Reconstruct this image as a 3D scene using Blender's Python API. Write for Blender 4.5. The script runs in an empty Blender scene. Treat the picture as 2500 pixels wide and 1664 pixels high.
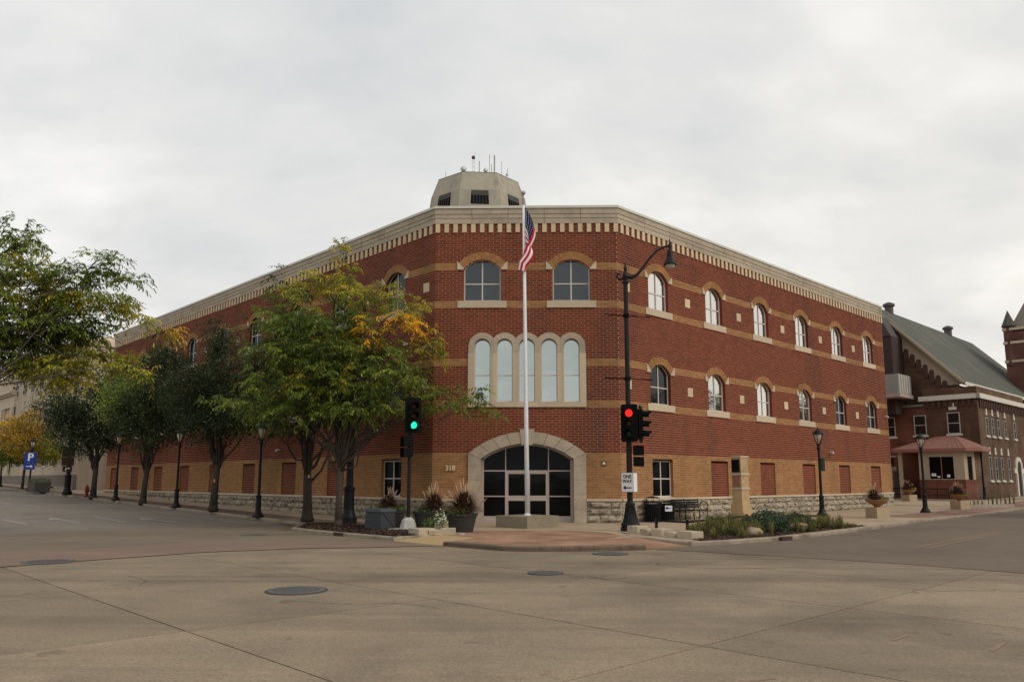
import bpy, math, random
import numpy as np
from mathutils import Matrix, Vector
rnd = random.Random(7)
R = math.radians
c = math.sqrt(.5)
scn = bpy.context.scene
# ------------------------------------------------------------------ camera
cd = bpy.data.cameras.new('camera'); cam = bpy.data.objects.new('camera', cd)
scn.collection.objects.link(cam); scn.camera = cam
F_PX, PY, PITCH, YAW, ROLL = 1918.2, 891.3, .14564, -.02032, .00107
cd.sensor_width = 36; cd.lens = F_PX/2500*36; cd.shift_y = (PY-832)/2500
cd.clip_start = .1; cd.clip_end = 6000
cp, sp, cy, sy = math.cos(PITCH), math.sin(PITCH), math.cos(YAW), math.sin(YAW)
fw = Vector((sy*cp, cy*cp, sp)); rt = Vector((cy, -sy, 0)); up = rt.cross(fw)
cr, sr = math.cos(ROLL), math.sin(ROLL)
rt, up = cr*rt+sr*up, cr*up-sr*rt
mt = Matrix((( rt.x, up.x, -fw.x, .059), (rt.y, up.y, -fw.y, -32.53), (rt.z, up.z, -fw.z, 1.69), (0, 0, 0, 1)))
cam.matrix_world = mt
# ------------------------------------------------------------------ sky, sun, exposure
SUN_EL, SUN_AZ = R(38), R(118)      # azimuth clockwise from +Y: the bright side of the overcast is to the right
w = bpy.data.worlds.new('World'); scn.world = w; w.use_nodes = True
nt = w.node_tree; N = nt.nodes; Lk = nt.links; N.clear()
def nn(t, **k):
    n = N.new(t)
    for a, b in k.items(): setattr(n, a, b)
    return n
tc = nn('ShaderNodeTexCoord')
sky = nn('ShaderNodeTexSky', sky_type='NISHITA', sun_disc=False, sun_elevation=SUN_EL, sun_rotation=SUN_AZ, air_density=1.5, dust_density=4)
sep = nn('ShaderNodeSeparateXYZ'); Lk.new(tc.outputs['Generated'], sep.inputs[0])
zz = nn('ShaderNodeMath', operation='MAXIMUM'); zz.inputs[1].default_value = 0; Lk.new(sep.outputs[2], zz.inputs[0])
za = nn('ShaderNodeMath', operation='ADD'); za.inputs[1].default_value = .30; Lk.new(zz.outputs[0], za.inputs[0])
dx = nn('ShaderNodeMath', operation='DIVIDE'); Lk.new(sep.outputs[0], dx.inputs[0]); Lk.new(za.outputs[0], dx.inputs[1])
dy = nn('ShaderNodeMath', operation='DIVIDE'); Lk.new(sep.outputs[1], dy.inputs[0]); Lk.new(za.outputs[0], dy.inputs[1])
cb = nn('ShaderNodeCombineXYZ'); Lk.new(dx.outputs[0], cb.inputs[0]); Lk.new(dy.outputs[0], cb.inputs[1])
mp = nn('ShaderNodeMapping'); mp.inputs['Rotation'].default_value = (0, 0, R(28)); mp.inputs['Scale'].default_value = (1.1, 1.5, 1); Lk.new(cb.outputs[0], mp.inputs[0])
n1 = nn('ShaderNodeTexNoise'); n1.inputs['Scale'].default_value = 1.15; n1.inputs['Detail'].default_value = 6; n1.inputs['Roughness'].default_value = .5; n1.inputs['Distortion'].default_value = .4
Lk.new(mp.outputs[0], n1.inputs['Vector'])
n2 = nn('ShaderNodeTexNoise'); n2.inputs['Scale'].default_value = 2.6; n2.inputs['Detail'].default_value = 7; n2.inputs['Roughness'].default_value = .55
Lk.new(mp.outputs[0], n2.inputs['Vector'])
mx = nn('ShaderNodeMix', data_type='FLOAT'); mx.inputs[0].default_value = .34; Lk.new(n1.outputs[0], mx.inputs[2]); Lk.new(n2.outputs[0], mx.inputs[3])
rp = nn('ShaderNodeValToRGB'); Lk.new(mx.outputs[0], rp.inputs[0])
e = rp.color_ramp.elements
e[0].position = .32; e[0].color = (.58, .605, .63, 1); e[1].position = .64; e[1].color = (.92, .91, .895, 1)
m_ = rp.color_ramp.elements.new(.50); m_.color = (.74, .745, .74, 1)
# the overcast is warmer and brighter low down on the side of the hidden sun
wx = nn('ShaderNodeMapRange'); wx.inputs[1].default_value = -.7; wx.inputs[2].default_value = .8; wx.inputs[3].default_value = 0; wx.inputs[4].default_value = 1
Lk.new(sep.outputs[0], wx.inputs[0])
wz = nn('ShaderNodeMapRange'); wz.inputs[1].default_value = .75; wz.inputs[2].default_value = .05; wz.inputs[3].default_value = 0; wz.inputs[4].default_value = 1
Lk.new(sep.outputs[2], wz.inputs[0])
wm = nn('ShaderNodeMath', operation='MULTIPLY'); Lk.new(wx.outputs[0], wm.inputs[0]); Lk.new(wz.outputs[0], wm.inputs[1])
wc = nn('ShaderNodeMix', data_type='RGBA', blend_type='MULTIPLY'); wc.inputs[0].default_value = 1
Lk.new(rp.outputs[0], wc.inputs[6])
wt = nn('ShaderNodeMix', data_type='RGBA'); wt.inputs[6].default_value = (1, 1, 1, 1); wt.inputs[7].default_value = (1.18, 1.13, 1.06, 1)
Lk.new(wm.outputs[0], wt.inputs[0]); Lk.new(wt.outputs[2], wc.inputs[7])
bg1 = nn('ShaderNodeBackground'); Lk.new(sky.outputs[0], bg1.inputs[0]); bg1.inputs[1].default_value = .05
bg2 = nn('ShaderNodeBackground'); Lk.new(wc.outputs[2], bg2.inputs[0]); bg2.inputs[1].default_value = 1.10
ms = nn('ShaderNodeMixShader'); ms.inputs[0].default_value = .93; Lk.new(bg1.outputs[0], ms.inputs[1]); Lk.new(bg2.outputs[0], ms.inputs[2])
ow = nn('ShaderNodeOutputWorld'); Lk.new(ms.outputs[0], ow.inputs[0])
sd = bpy.data.lights.new('sun', 'SUN'); sun = bpy.data.objects.new('sun', sd); scn.collection.objects.link(sun)
sd.energy = 1.5; sd.angle = R(24); sd.color = (1, .91, .80)
dirv = Vector((math.sin(SUN_AZ)*math.cos(SUN_EL), math.cos(SUN_AZ)*math.cos(SUN_EL), math.sin(SUN_EL)))
sun.rotation_euler = dirv.to_track_quat('Z', 'Y').to_euler()
scn.view_settings.view_transform = 'Standard'; scn.view_settings.look = 'None'
scn.view_settings.exposure = 0; scn.view_settings.gamma = 1; scn.view_settings.use_curve_mapping = False
col = scn.collection
# ------------------------------------------------------------------ materials
def M(name, a, b=None, sc=3., rough=.85, bump=0., bsc=60., metal=0., rand=0., detail=6, c3=None, sc3=.4, streak=False, spec=.3, contrast=.25, island=True, speck=0, tyres=0):
    m = bpy.data.materials.new(name); m.use_nodes = True; t = m.node_tree; P = t.nodes['Principled BSDF']
    P.inputs['Roughness'].default_value = rough; P.inputs['Metallic'].default_value = metal; P.inputs['Specular IOR Level'].default_value = spec
    g = t.nodes.new('ShaderNodeNewGeometry'); pos = g.outputs['Position']
    def noise(s, d=6, vec=pos):
        n = t.nodes.new('ShaderNodeTexNoise'); n.inputs['Scale'].default_value = s; n.inputs['Detail'].default_value = d; n.inputs['Roughness'].default_value = .6
        t.links.new(vec, n.inputs['Vector']); return n.outputs[0]
    def mixc(f, x, y, fixed=None, bt='MIX'):
        k = t.nodes.new('ShaderNodeMix'); k.data_type = 'RGBA'; k.blend_type = bt
        if fixed is not None: k.inputs[0].default_value = fixed
        else: t.links.new(f, k.inputs[0])
        for i, v in ((6, x), (7, y)):
            if isinstance(v, (tuple, list)): k.inputs[i].default_value = (*v[:3], 1)
            else: t.links.new(v, k.inputs[i])
        return k.outputs[2]
    def mr(v, lo, hi, a0=0, a1=1):
        k = t.nodes.new('ShaderNodeMapRange'); k.inputs[1].default_value = lo; k.inputs[2].default_value = hi; k.inputs[3].default_value = a0; k.inputs[4].default_value = a1
        t.links.new(v, k.inputs[0]); return k.outputs[0]
    m['_'] = 0
    out = None
    if b is not None: out = mixc(mr(noise(sc, detail), .5-contrast, .5+contrast), a, b)
    if c3 is not None:
        v = pos
        if streak:
            mp = t.nodes.new('ShaderNodeMapping'); mp.inputs['Scale'].default_value = (1, 1, .13); t.links.new(pos, mp.inputs[0]); v = mp.outputs[0]
        out = mixc(mr(noise(sc3, 5, v), .50, .68), out if out is not None else a, c3)
    if tyres:
        for ang in (45, -45):
            mq = t.nodes.new('ShaderNodeMapping'); mq.inputs['Rotation'].default_value = (0, 0, R(ang)); mq.inputs['Scale'].default_value = (.035, .62, 1); t.links.new(pos, mq.inputs[0])
            tv = mr(noise(1., 5, mq.outputs[0]), .52, .70, 1, 1-tyres); k3 = t.nodes.new('ShaderNodeCombineXYZ')
            for i in range(3): t.links.new(tv, k3.inputs[i])
            out = mixc(None, out if out is not None else a, k3.outputs[0], 1., 'MULTIPLY')
        so = mr(noise(1.7, 4), .655, .70, 1, .72); k4 = t.nodes.new('ShaderNodeCombineXYZ')
        for i in range(3): t.links.new(so, k4.inputs[i])
        out = mixc(None, out, k4.outputs[0], 1., 'MULTIPLY')
    if speck:
        sv = mr(noise(38., 3), .35, .65, 1-speck, 1+speck); k2 = t.nodes.new('ShaderNodeCombineXYZ')
        for i in range(3): t.links.new(sv, k2.inputs[i])
        out = mixc(None, out if out is not None else a, k2.outputs[0], 1., 'MULTIPLY')
    if rand > 0:
        oi = t.nodes.new('ShaderNodeObjectInfo')
        ad = t.nodes.new('ShaderNodeMath'); ad.operation = 'ADD'; t.links.new(oi.outputs['Random'], ad.inputs[0])
        if island: t.links.new(g.outputs['Random Per Island'], ad.inputs[1])
        else: ad.inputs[1].default_value = 0
        fr = t.nodes.new('ShaderNodeMath'); fr.operation = 'FRACT'; t.links.new(ad.outputs[0], fr.inputs[0])
        val = mr(fr.outputs[0], 0, 1, 1-rand, 1+rand)
        cc = t.nodes.new('ShaderNodeCombineXYZ')
        for i in range(3): t.links.new(val, cc.inputs[i])
        out = mixc(None, out if out is not None else a, cc.outputs[0], 1., 'MULTIPLY')
    if out is not None: t.links.new(out, P.inputs['Base Color'])
    else: P.inputs['Base Color'].default_value = (*a, 1)
    if bump:
        bn = t.nodes.new('ShaderNodeBump'); bn.inputs['Strength'].default_value = bump; bn.inputs['Distance'].default_value = .02
        t.links.new(noise(bsc, 5), bn.inputs['Height']); t.links.new(bn.outputs[0], P.inputs['Normal'])
    del m['_']
    return m
def Mglass(name, refl, tint=(1, 1, 1), dark=(.012, .013, .014), wav=0.):
    m = bpy.data.materials.new(name); m.use_nodes = True; t = m.node_tree; t.nodes.remove(t.nodes['Principled BSDF'])
    g = t.nodes.new('ShaderNodeBsdfGlossy'); g.inputs[0].default_value = (*tint, 1); g.inputs['Roughness'].default_value = .03
    d = t.nodes.new('ShaderNodeBsdfDiffuse'); d.inputs[0].default_value = (*dark, 1)
    x = t.nodes.new('ShaderNodeMixShader'); x.inputs[0].default_value = refl
    ge = t.nodes.new('ShaderNodeNewGeometry'); n = t.nodes.new('ShaderNodeTexNoise'); n.inputs['Scale'].default_value = .9; n.inputs['Detail'].default_value = 1
    t.links.new(ge.outputs['Position'], n.inputs['Vector'])
    b = t.nodes.new('ShaderNodeBump'); b.inputs['Strength'].default_value = .25; b.inputs['Distance'].default_value = .03
    t.links.new(n.outputs[0], b.inputs['Height']); t.links.new(b.outputs[0], g.inputs['Normal'])
    t.links.new(d.outputs[0], x.inputs[1]); t.links.new(g.outputs[0], x.inputs[2]); t.links.new(x.outputs[0], t.nodes['Material Output'].inputs[0])
    return m
def Memit(name, colr, s):
    m = bpy.data.materials.new(name); m.use_nodes = True; P = m.node_tree.nodes['Principled BSDF']
    P.inputs['Base Color'].default_value = (*colr, 1); P.inputs['Emission Color'].default_value = (*colr, 1); P.inputs['Emission Strength'].default_value = s
    return m
def Mbrick(name, a, b, mortar, bw=.21, bh=.075, plane='x', sc=1., rough=.9, ms=.008):
    """brick print for walls too far away for single bricks; coordinates: along the wall and up"""
    m = bpy.data.materials.new(name); m.use_nodes = True; t = m.node_tree; P = t.nodes['Principled BSDF']; P.inputs['Roughness'].default_value = rough
    P.inputs['Specular IOR Level'].default_value = .2
    g = t.nodes.new('ShaderNodeNewGeometry'); s = t.nodes.new('ShaderNodeSeparateXYZ'); t.links.new(g.outputs['Position'], s.inputs[0])
    u = t.nodes.new('ShaderNodeMath'); u.operation = 'ADD' if plane == 'x' else 'SUBTRACT'
    t.links.new(s.outputs[0], u.inputs[0]); t.links.new(s.outputs[1], u.inputs[1])
    u2 = t.nodes.new('ShaderNodeMath'); u2.operation = 'MULTIPLY'; u2.inputs[1].default_value = c; t.links.new(u.outputs[0], u2.inputs[0])
    cx = t.nodes.new('ShaderNodeCombineXYZ'); t.links.new(u2.outputs[0], cx.inputs[0])
    if plane == 'flat':
        v = t.nodes.new('ShaderNodeMath'); v.operation = 'ADD'; t.links.new(s.outputs[0], v.inputs[0]); t.links.new(s.outputs[1], v.inputs[1])
        v2 = t.nodes.new('ShaderNodeMath'); v2.operation = 'MULTIPLY'; v2.inputs[1].default_value = c; t.links.new(v.outputs[0], v2.inputs[0]); t.links.new(v2.outputs[0], cx.inputs[1])
    else: t.links.new(s.outputs[2], cx.inputs[1])
    bt = t.nodes.new('ShaderNodeTexBrick'); bt.inputs['Scale'].default_value = sc; bt.inputs['Brick Width'].default_value = bw; bt.inputs['Row Height'].default_value = bh
    bt.inputs['Mortar Size'].default_value = ms; bt.inputs['Color1'].default_value = (*a, 1); bt.inputs['Color2'].default_value = (*b, 1); bt.inputs['Mortar'].default_value = (*mortar, 1)
    t.links.new(cx.outputs[0], bt.inputs['Vector'])
    n = t.nodes.new('ShaderNodeTexNoise'); n.inputs['Scale'].default_value = .7; n.inputs['Detail'].default_value = 6; t.links.new(g.outputs['Position'], n.inputs['Vector'])
    r = t.nodes.new('ShaderNodeMapRange'); r.inputs[1].default_value = .3; r.inputs[2].default_value = .7; r.inputs[3].default_value = .62; r.inputs[4].default_value = 1.3; t.links.new(n.outputs[0], r.inputs[0])
    k = t.nodes.new('ShaderNodeVectorMath'); k.operation = 'SCALE'; t.links.new(bt.outputs[0], k.inputs[0]); t.links.new(r.outputs[0], k.inputs['Scale'])
    t.links.new(k.outputs[0], P.inputs['Base Color'])
    return m
def Mleaf(name, trans=.35):
    m = bpy.data.materials.new(name); m.use_nodes = True; t = m.node_tree; t.nodes.remove(t.nodes['Principled BSDF'])
    a = t.nodes.new('ShaderNodeAttribute'); a.attribute_name = 'tint'
    g = t.nodes.new('ShaderNodeNewGeometry'); r = t.nodes.new('ShaderNodeMapRange'); r.inputs[3].default_value = .9; r.inputs[4].default_value = 2.1
    t.links.new(g.outputs['Random Per Island'], r.inputs[0])
    k = t.nodes.new('ShaderNodeVectorMath'); k.operation = 'SCALE'; t.links.new(a.outputs['Color'], k.inputs[0]); t.links.new(r.outputs[0], k.inputs['Scale'])
    d = t.nodes.new('ShaderNodeBsdfDiffuse'); tr = t.nodes.new('ShaderNodeBsdfTranslucent'); x = t.nodes.new('ShaderNodeMixShader'); x.inputs[0].default_value = trans
    gl = t.nodes.new('ShaderNodeBsdfGlossy'); gl.inputs['Roughness'].default_value = .45; gl.inputs[0].default_value = (.5, .5, .5, 1)
    y = t.nodes.new('ShaderNodeMixShader'); y.inputs[0].default_value = .05
    t.links.new(k.outputs[0], d.inputs[0]); t.links.new(k.outputs[0], tr.inputs[0])
    t.links.new(d.outputs[0], x.inputs[1]); t.links.new(tr.outputs[0], x.inputs[2]); t.links.new(x.outputs[0], y.inputs[1]); t.links.new(gl.outputs[0], y.inputs[2])
    t.links.new(y.outputs[0], t.nodes['Material Output'].inputs[0])
    return m
red = M('red_brick', (.155, .033, .017), (.195, .046, .024), 9, .9, .3, 120, rand=.20, spec=.15, c3=(.105, .027, .019), sc3=.55, streak=True)
tan = M('tan_brick', (.30, .145, .056), (.36, .185, .077), 9, .9, .3, 120, rand=.17, spec=.15, c3=(.24, .13, .052), sc3=.6, streak=True)
mortar = M('mortar', (.50, .33, .205), (.40, .255, .16), 4, .95)
stone = M('limestone', (.46, .385, .29), (.38, .315, .235), 6, .9, .35, 70, c3=(.31, .26, .195), sc3=.9, streak=False, rand=.09)
stone2 = M('limestone_clean', (.56, .455, .33), (.48, .39, .28), 7, .9, .3, 70, rand=.08)
dent = M('cast_stone_block', (.62, .49, .315), (.55, .43, .275), 10, .9, .2, 90, rand=.08)
rust = M('split_face_stone', (.46, .39, .29), (.27, .23, .17), 7, .95, .9, 30, c3=(.05, .042, .032), sc3=5.5, rand=.18)
capm = M('parapet_metal', (.62, .60, .52), (.56, .54, .47), 2, .5, spec=.4)
frm = M('window_frame_paint', (.62, .56, .50), (.55, .50, .45), 4, .5)
frmd = M('door_frame_paint', (.46, .38, .34), (.40, .33, .30), 4, .5)
g_bright = Mglass('glass_bright', .76, (.90, .89, .84), (.12, .12, .11))
g_mid = Mglass('glass_sky', .50, (.82, .92, .90), (.05, .06, .06))
g_blue = Mglass('glass_blue', .075, (.8, .9, .95), (.014, .018, .021))
g_dark = Mglass('glass_dark', .009, (.8, .9, .9), (.006, .006, .006))
g_dark2 = Mglass('glass_dim', .06, (.85, .9, .9), (.012, .014, .014))
black = M('black_paint', (.006, .006, .007), (.011, .011, .012), 8, .5, spec=.22)
blackm = M('black_matt', (.005, .005, .005), None, rough=.8, spec=.12)
conc = M('concrete', (.42, .36, .285), (.34, .29, .23), 2.2, .92, .3, 80, c3=(.27, .235, .19), sc3=.5)
walk = M('sidewalk_concrete', (.40, .31, .21), (.34, .26, .18), 1.3, .92, .25, 90, c3=(.28, .215, .155), sc3=.35, speck=.15)
kerbm = M('kerb_concrete', (.33, .27, .20), (.22, .18, .135), 3, .92, .4, 60, rand=.07, c3=(.13, .105, .08), sc3=1.)
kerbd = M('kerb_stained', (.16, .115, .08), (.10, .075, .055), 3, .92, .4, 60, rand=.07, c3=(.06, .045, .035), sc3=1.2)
galv = M('foundation_concrete', (.50, .50, .47), (.38, .38, .35), 6, .9, .3, 50)
white = M('white_paint', (.78, .79, .80), (.70, .71, .72), 3, .4)
bark = M('bark', (.105, .085, .065), (.055, .045, .035), 14, .95, .8, 40)
barkd = M('dark_bark', (.055, .045, .036), (.03, .025, .02), 14, .95, .8, 40)
leafm = Mleaf('leaf', .48)
# ------------------------------------------------------------------ mesh helpers
class MB:
    def __init__(s): s.v = []; s.f = []; s.mi = []
    def add(s, vs, fs, mi=0):
        o = len(s.v); s.v += [tuple(x) for x in vs]; s.f += [tuple(i+o for i in f) for f in fs]; s.mi += [mi]*len(fs)
    def box(s, x0, x1, y0, y1, z0, z1, T=None, mi=0):
        vs = [(x, y, z) for z in (z0, z1) for y in (y0, y1) for x in (x0, x1)]
        if T: vs = [T(*p) for p in vs]
        s.add(vs, [(0, 2, 3, 1), (4, 5, 7, 6), (0, 1, 5, 4), (2, 6, 7, 3), (0, 4, 6, 2), (1, 3, 7, 5)], mi)
    def lathe(s, prof, n=16, T=None, mi=0, ph=0.):
        vs = []; fs = []
        for r, z in prof:
            for k in range(n):
                a = 2*math.pi*k/n+ph; p = (r*math.cos(a), r*math.sin(a), z); vs.append(T(*p) if T else p)
        for i in range(len(prof)-1):
            for k in range(n): fs.append((i*n+k, i*n+(k+1) % n, (i+1)*n+(k+1) % n, (i+1)*n+k))
        fs.append(tuple(range(n))[::-1]); fs.append(tuple((len(prof)-1)*n+k for k in range(n)))
        s.add(vs, fs, mi)
    def tube(s, pts, rad, n=6, mi=0):
        pts = [Vector(p) for p in pts]; vs = []; fs = []
        if not isinstance(rad, (list, tuple)): rad = [rad]*len(pts)
        u = None
        for i, p in enumerate(pts):
            d = (pts[min(i+1, len(pts)-1)]-pts[max(i-1, 0)]).normalized()
            if u is None: u = d.orthogonal().normalized()
            u = (u-d*u.dot(d)).normalized(); v = d.cross(u)
            for k in range(n):
                a = 2*math.pi*k/n; vs.append(p+(u*math.cos(a)+v*math.sin(a))*rad[i])
        for i in range(len(pts)-1):
            for k in range(n): fs.append((i*n+k, i*n+(k+1) % n, (i+1)*n+(k+1) % n, (i+1)*n+k))
        fs.append(tuple(range(n))[::-1]); fs.append(tuple((len(pts)-1)*n+k for k in range(n)))
        s.add(vs, fs, mi)
    def prism(s, poly, lo, hi, mi=0):
        """poly: list of 3d-able (x,y); lo,hi functions or z values"""
        n = len(poly); zl = lo if callable(lo) else (lambda x, y: lo); zh = hi if callable(hi) else (lambda x, y: hi)
        vs = [(x, y, zl(x, y)) for x, y in poly]+[(x, y, zh(x, y)) for x, y in poly]
        fs = [tuple(range(n))[::-1], tuple(range(n, 2*n))]+[(i, (i+1) % n, n+(i+1) % n, n+i) for i in range(n)]
        s.add(vs, fs, mi)
    def extr(s, poly, d0, d1, T, mi=0):
        """poly in (s,z) extruded from depth d0 to d1 in facade frame T(s,d,z)"""
        n = len(poly); vs = [T(a, d0, b) for a, b in poly]+[T(a, d1, b) for a, b in poly]
        s.add(vs, [tuple(range(n)), tuple(range(n, 2*n))[::-1]]+[(i, (i+1) % n, n+(i+1) % n, n+i) for i in range(n)], mi)
    def mesh(s, name, mats):
        me = bpy.data.meshes.new(name); me.from_pydata(s.v, [], s.f)
        for m in (mats if isinstance(mats, (list, tuple)) else [mats]): me.materials.append(m)
        if any(s.mi): me.polygons.foreach_set('material_index', s.mi)
        me.update(); return me
    def build(s, name, mats, parent=None, smooth=False):
        me = s.mesh(name, mats)
        if smooth: me.polygons.foreach_set('use_smooth', [True]*len(me.polygons))
        o = bpy.data.objects.new(name, me); col.objects.link(o)
        if parent: o.parent = parent
        return o
def tag(o, label=None, cat=None, group=None, kind=None):
    if label: o['label'] = label
    if cat: o['category'] = cat
    if group: o['group'] = group
    if kind: o['kind'] = kind
    return o
def thing(name, label, cat, loc=(0, 0, 0), rz=0., group=None):
    o = bpy.data.objects.new(name, None); col.objects.link(o); o.location = loc; o.rotation_euler = (0, 0, rz); o.empty_display_size = .2
    return tag(o, label, cat, group)
def kids(o): return [x for x in list(bpy.data.objects) if x.parent == o]
def dup(root, loc, rz=0., label=None):
    def cp_(o, par):
        k = o.copy(); col.objects.link(k)
        if par: k.parent = par
        for ch in KID.get(o.name, []): cp_(ch, k)
        return k
    KID = {}
    for x in bpy.data.objects:
        if x.parent: KID.setdefault(x.parent.name, []).append(x)
    r = cp_(root, None); r.location = loc; r.rotation_euler = (0, 0, rz)
    if label: r['label'] = label
    return r
W2 = 7.7724/2
def hq(x, y):           # height of the pavement: both streets climb gently away from the corner
    q = (y-x)*c; p = (x+y)*c
    return .0195*max(0, q-8)+.015*max(0, p-23)*(1 if q < 25 else 0)
# facade frames T(s, d, z): s along the wall from the corner, d outward, z up
def TL(s, d, z): return (-W2-c*s-c*d, c*s-c*d, z)
def TR(s, d, z): return (W2+c*s+c*d, c*s-c*d, z)
def TC(s, d, z): return (s, -d, z)
rzL, rzR, rzC = math.atan2(c, -c), math.atan2(c, c), 0.
# ------------------------------------------------------------------ ground
def flat(name, poly, z, m, parent=None, kind='structure', thick=None):
    b = MB()
    if thick: b.prism(poly, z-thick, z)
    else: b.add([(x, y, z) for x, y in poly], [tuple(range(len(poly)))])
    o = b.build(name, m, parent)
    if not parent: o['kind'] = kind
    return o
asph = M('asphalt_grey', (.205, .176, .142), (.17, .146, .119), 1.2, .93, .35, 110, c3=(.15, .128, .103), sc3=.3, speck=.14)
asphR = M('asphalt_right', (.155, .118, .090), (.132, .10, .077), 1.5, .93, .35, 110, c3=(.115, .088, .067), sc3=.22, speck=.14)
slabm = M('road_concrete', (.275, .215, .145), (.195, .152, .105), .5, .93, .35, 95, rand=.12, c3=(.150, .118, .085), sc3=.2, island=False, contrast=.2, speck=.2, tyres=.32)
slabn = M('road_concrete_fringe', (.205, .160, .115), (.175, .138, .10), .8, .93, .35, 95, c3=(.145, .118, .09), sc3=.25, speck=.14, tyres=.2)
jointm = M('joint_dirt', (.045, .037, .03), None, rough=1)
grd = M('ground_far', (.20, .17, .13), (.14, .12, .095), .4, 1)
b = MB(); g0 = 2500
xs = [-g0, -400, -140, -60, -20, 20, 60, 140, 400, g0]
b.add([(x, y, -.16) for y in xs for x in xs], [(j*10+i, j*10+i+1, j*10+i+11, j*10+i+10) for j in range(9) for i in range(9)])
tag(b.build('ground', grd), kind='structure')
# the concrete slabs of the crossing; joints are real gaps over a dirt bed
cross = thing('intersection', None, None); cross['kind'] = 'structure'
bed = MB(); bed.add([(-45, -45, -.148), (45, -45, -.148), (14, -2, -.148), (-16, -2, -.148)], [(0, 1, 2, 3)]); bed.build('joint_bed', jointm, cross)
U0, V0, DU, DV = -26.8, 18.6, 5.38, 6.8     # joint lines x+y = U0 + k DU, x-y = V0 + k DV
for i in range(-3, 5):
    for j in range(-6, 5):
        u0, u1, v0, v1 = U0+i*DU+.018, U0+(i+1)*DU-.018, V0+j*DV+.018, V0+(j+1)*DV-.018
        pl = [((u+v)/2, (u-v)/2) for u, v in ((u0, v0), (u0, v1), (u1, v1), (u1, v0))]
        cx_ = sum(p[0] for p in pl)/4; cy_ = sum(p[1] for p in pl)/4
        if cy_ > -7.5 or abs(cx_) > 24 or cy_ < -38 or cy_ > -7.5: continue
        sb = MB(); sb.prism([(x-cx_, y-cy_) for x, y in pl], -.07, 0)
        o = sb.build('slab', slabm, cross); o.location = (cx_, cy_, -.12+rnd.uniform(-.001, .001))
# street surfaces, each a few mm over the slabs
def strip(name, pts_a, pts_b, m, dz, kind='structure'):
    b = MB(); n = len(pts_a)
    vs = [(x, y, hq(x, y)+dz) for x, y in pts_a]+[(x, y, hq(x, y)+dz) for x, y in pts_b]
    b.add(vs, [(i, i+1, n+i+1, n+i) for i in range(n-1)]); return tag(b.build(name, m), kind=kind)
def ab(s_sum, q): return ((s_sum-q/c)/2, (s_sum+q/c)/2)     # from x+y and q=(y-x)c
qs = [-40, -20, -5, 3, 8, 14, 20, 30, 45, 60, 80, 110, 160]
strip('left_street', [ab(-34, q) for q in qs[3:]], [ab(-8.7, q) for q in qs[3:]], asph, -.114)
# concrete between the stop line and the crosswalk
flat('street_apron', [(-22.5, -3.6), (-8.3, 1.2), (-5.5, -6.2), (-2.3, -9.9), (-2.2, -10.4), (-4.29, -10.0), (-8.0, -11.6), (-11.2, -15.4), (-16, -22), (-26, -12)], -.110, slabn)
pinkm = M('crosswalk_brick_paving', (.20, .138, .105), (.175, .122, .094), 1.1, .93, .3, 90, c3=(.225, .148, .11), sc3=.5, speck=.18)
flat('crosswalk', [(-17.5, -17.0), (-12.78, -13.21), (-11.19, -10.95), (-9.82, -9.3), (-7.6, -8.75), (-5.2, -8.55), (-3.3, -9.35), (-2.6, -10.15), (-4.29, -10.75), (-5.78, -10.95), (-8.17, -12.31), (-9.18, -13.5), (-11.01, -15.84), (-16, -21)], -.106, pinkm)
def pq(p, m): a = p/c; b_ = (m+W2*c)/c; return ((a+b_)/2, (a-b_)/2)   # p along right street, m out from the right facade plane
b = MB()
rp_ = [(3.44, -11.06), (5.84, -12.74), (8.11, -14.44), (9.9, -16.29), (13.5, -20.5), (60, 8), (120, 64), (120, 104), (60, 47), (29, 16), (17.8, 5), (13.5, -1), (10, -5), (4.5, -9.8)]
b.add([(x, y, hq(x, y)-.112) for x, y in rp_], [(0, 1, 2, 13), (2, 3, 12, 13), (3, 4, 11, 12), (4, 5, 10, 11), (5, 9, 10), (5, 6, 7, 8, 9)])
tag(b.build('right_street', asphR), kind='structure')
# kerb line polygon of the corner, flat part
kl = [ab(-8.95, 8), (-8.9, -.35), (-8.45, -3.75), (-7.35, -5.0), (-6.35, -6.05), (-4.12, -8.22)]
ramp1 = [(-4.0, -8.42), (-2.3, -10.08), (-1.5, -8.6), (-2.75, -7.25)]
ck = [(-2.28, -10.12), (-1.15, -11.05), (-.6, -11.55), (.24, -11.75), (.92, -11.68), (1.77, -11.55), (2.47, -11.4), (3.13, -11.15)]
ramp2 = [(3.18, -11.15), (4.55, -10.15), (3.25, -8.05), (2.4, -9.0)]
kr = [(4.6, -9.95), (5.84, -9.3), (7.85, -7.7), (10.2, -5.2), (13.3, -1.75), (17.6, 3.6)]
wpoly = kl+[(-2.75, -7.25), (-1.5, -8.6)]+ck+[(2.4, -9.0), (3.25, -8.05)]+kr+[pq(14.98, 7.15), pq(14.98, -1), (0, 3), TL(5.28, -2, 0)[:2]]
paver = Mbrick('brick_pavers', (.33, .19, .12), (.27, .15, .095), (.25, .18, .125), .2, .1, 'flat', ms=.006)
paverd = Mbrick('brick_pavers_dark', (.17, .115, .085), (.14, .095, .07), (.12, .09, .07), .2, .1, 'flat', ms=.006)
b = MB(); b.prism(wpoly, -.30, 0); tag(b.build('corner_plaza', walk), kind='structure')
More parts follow.
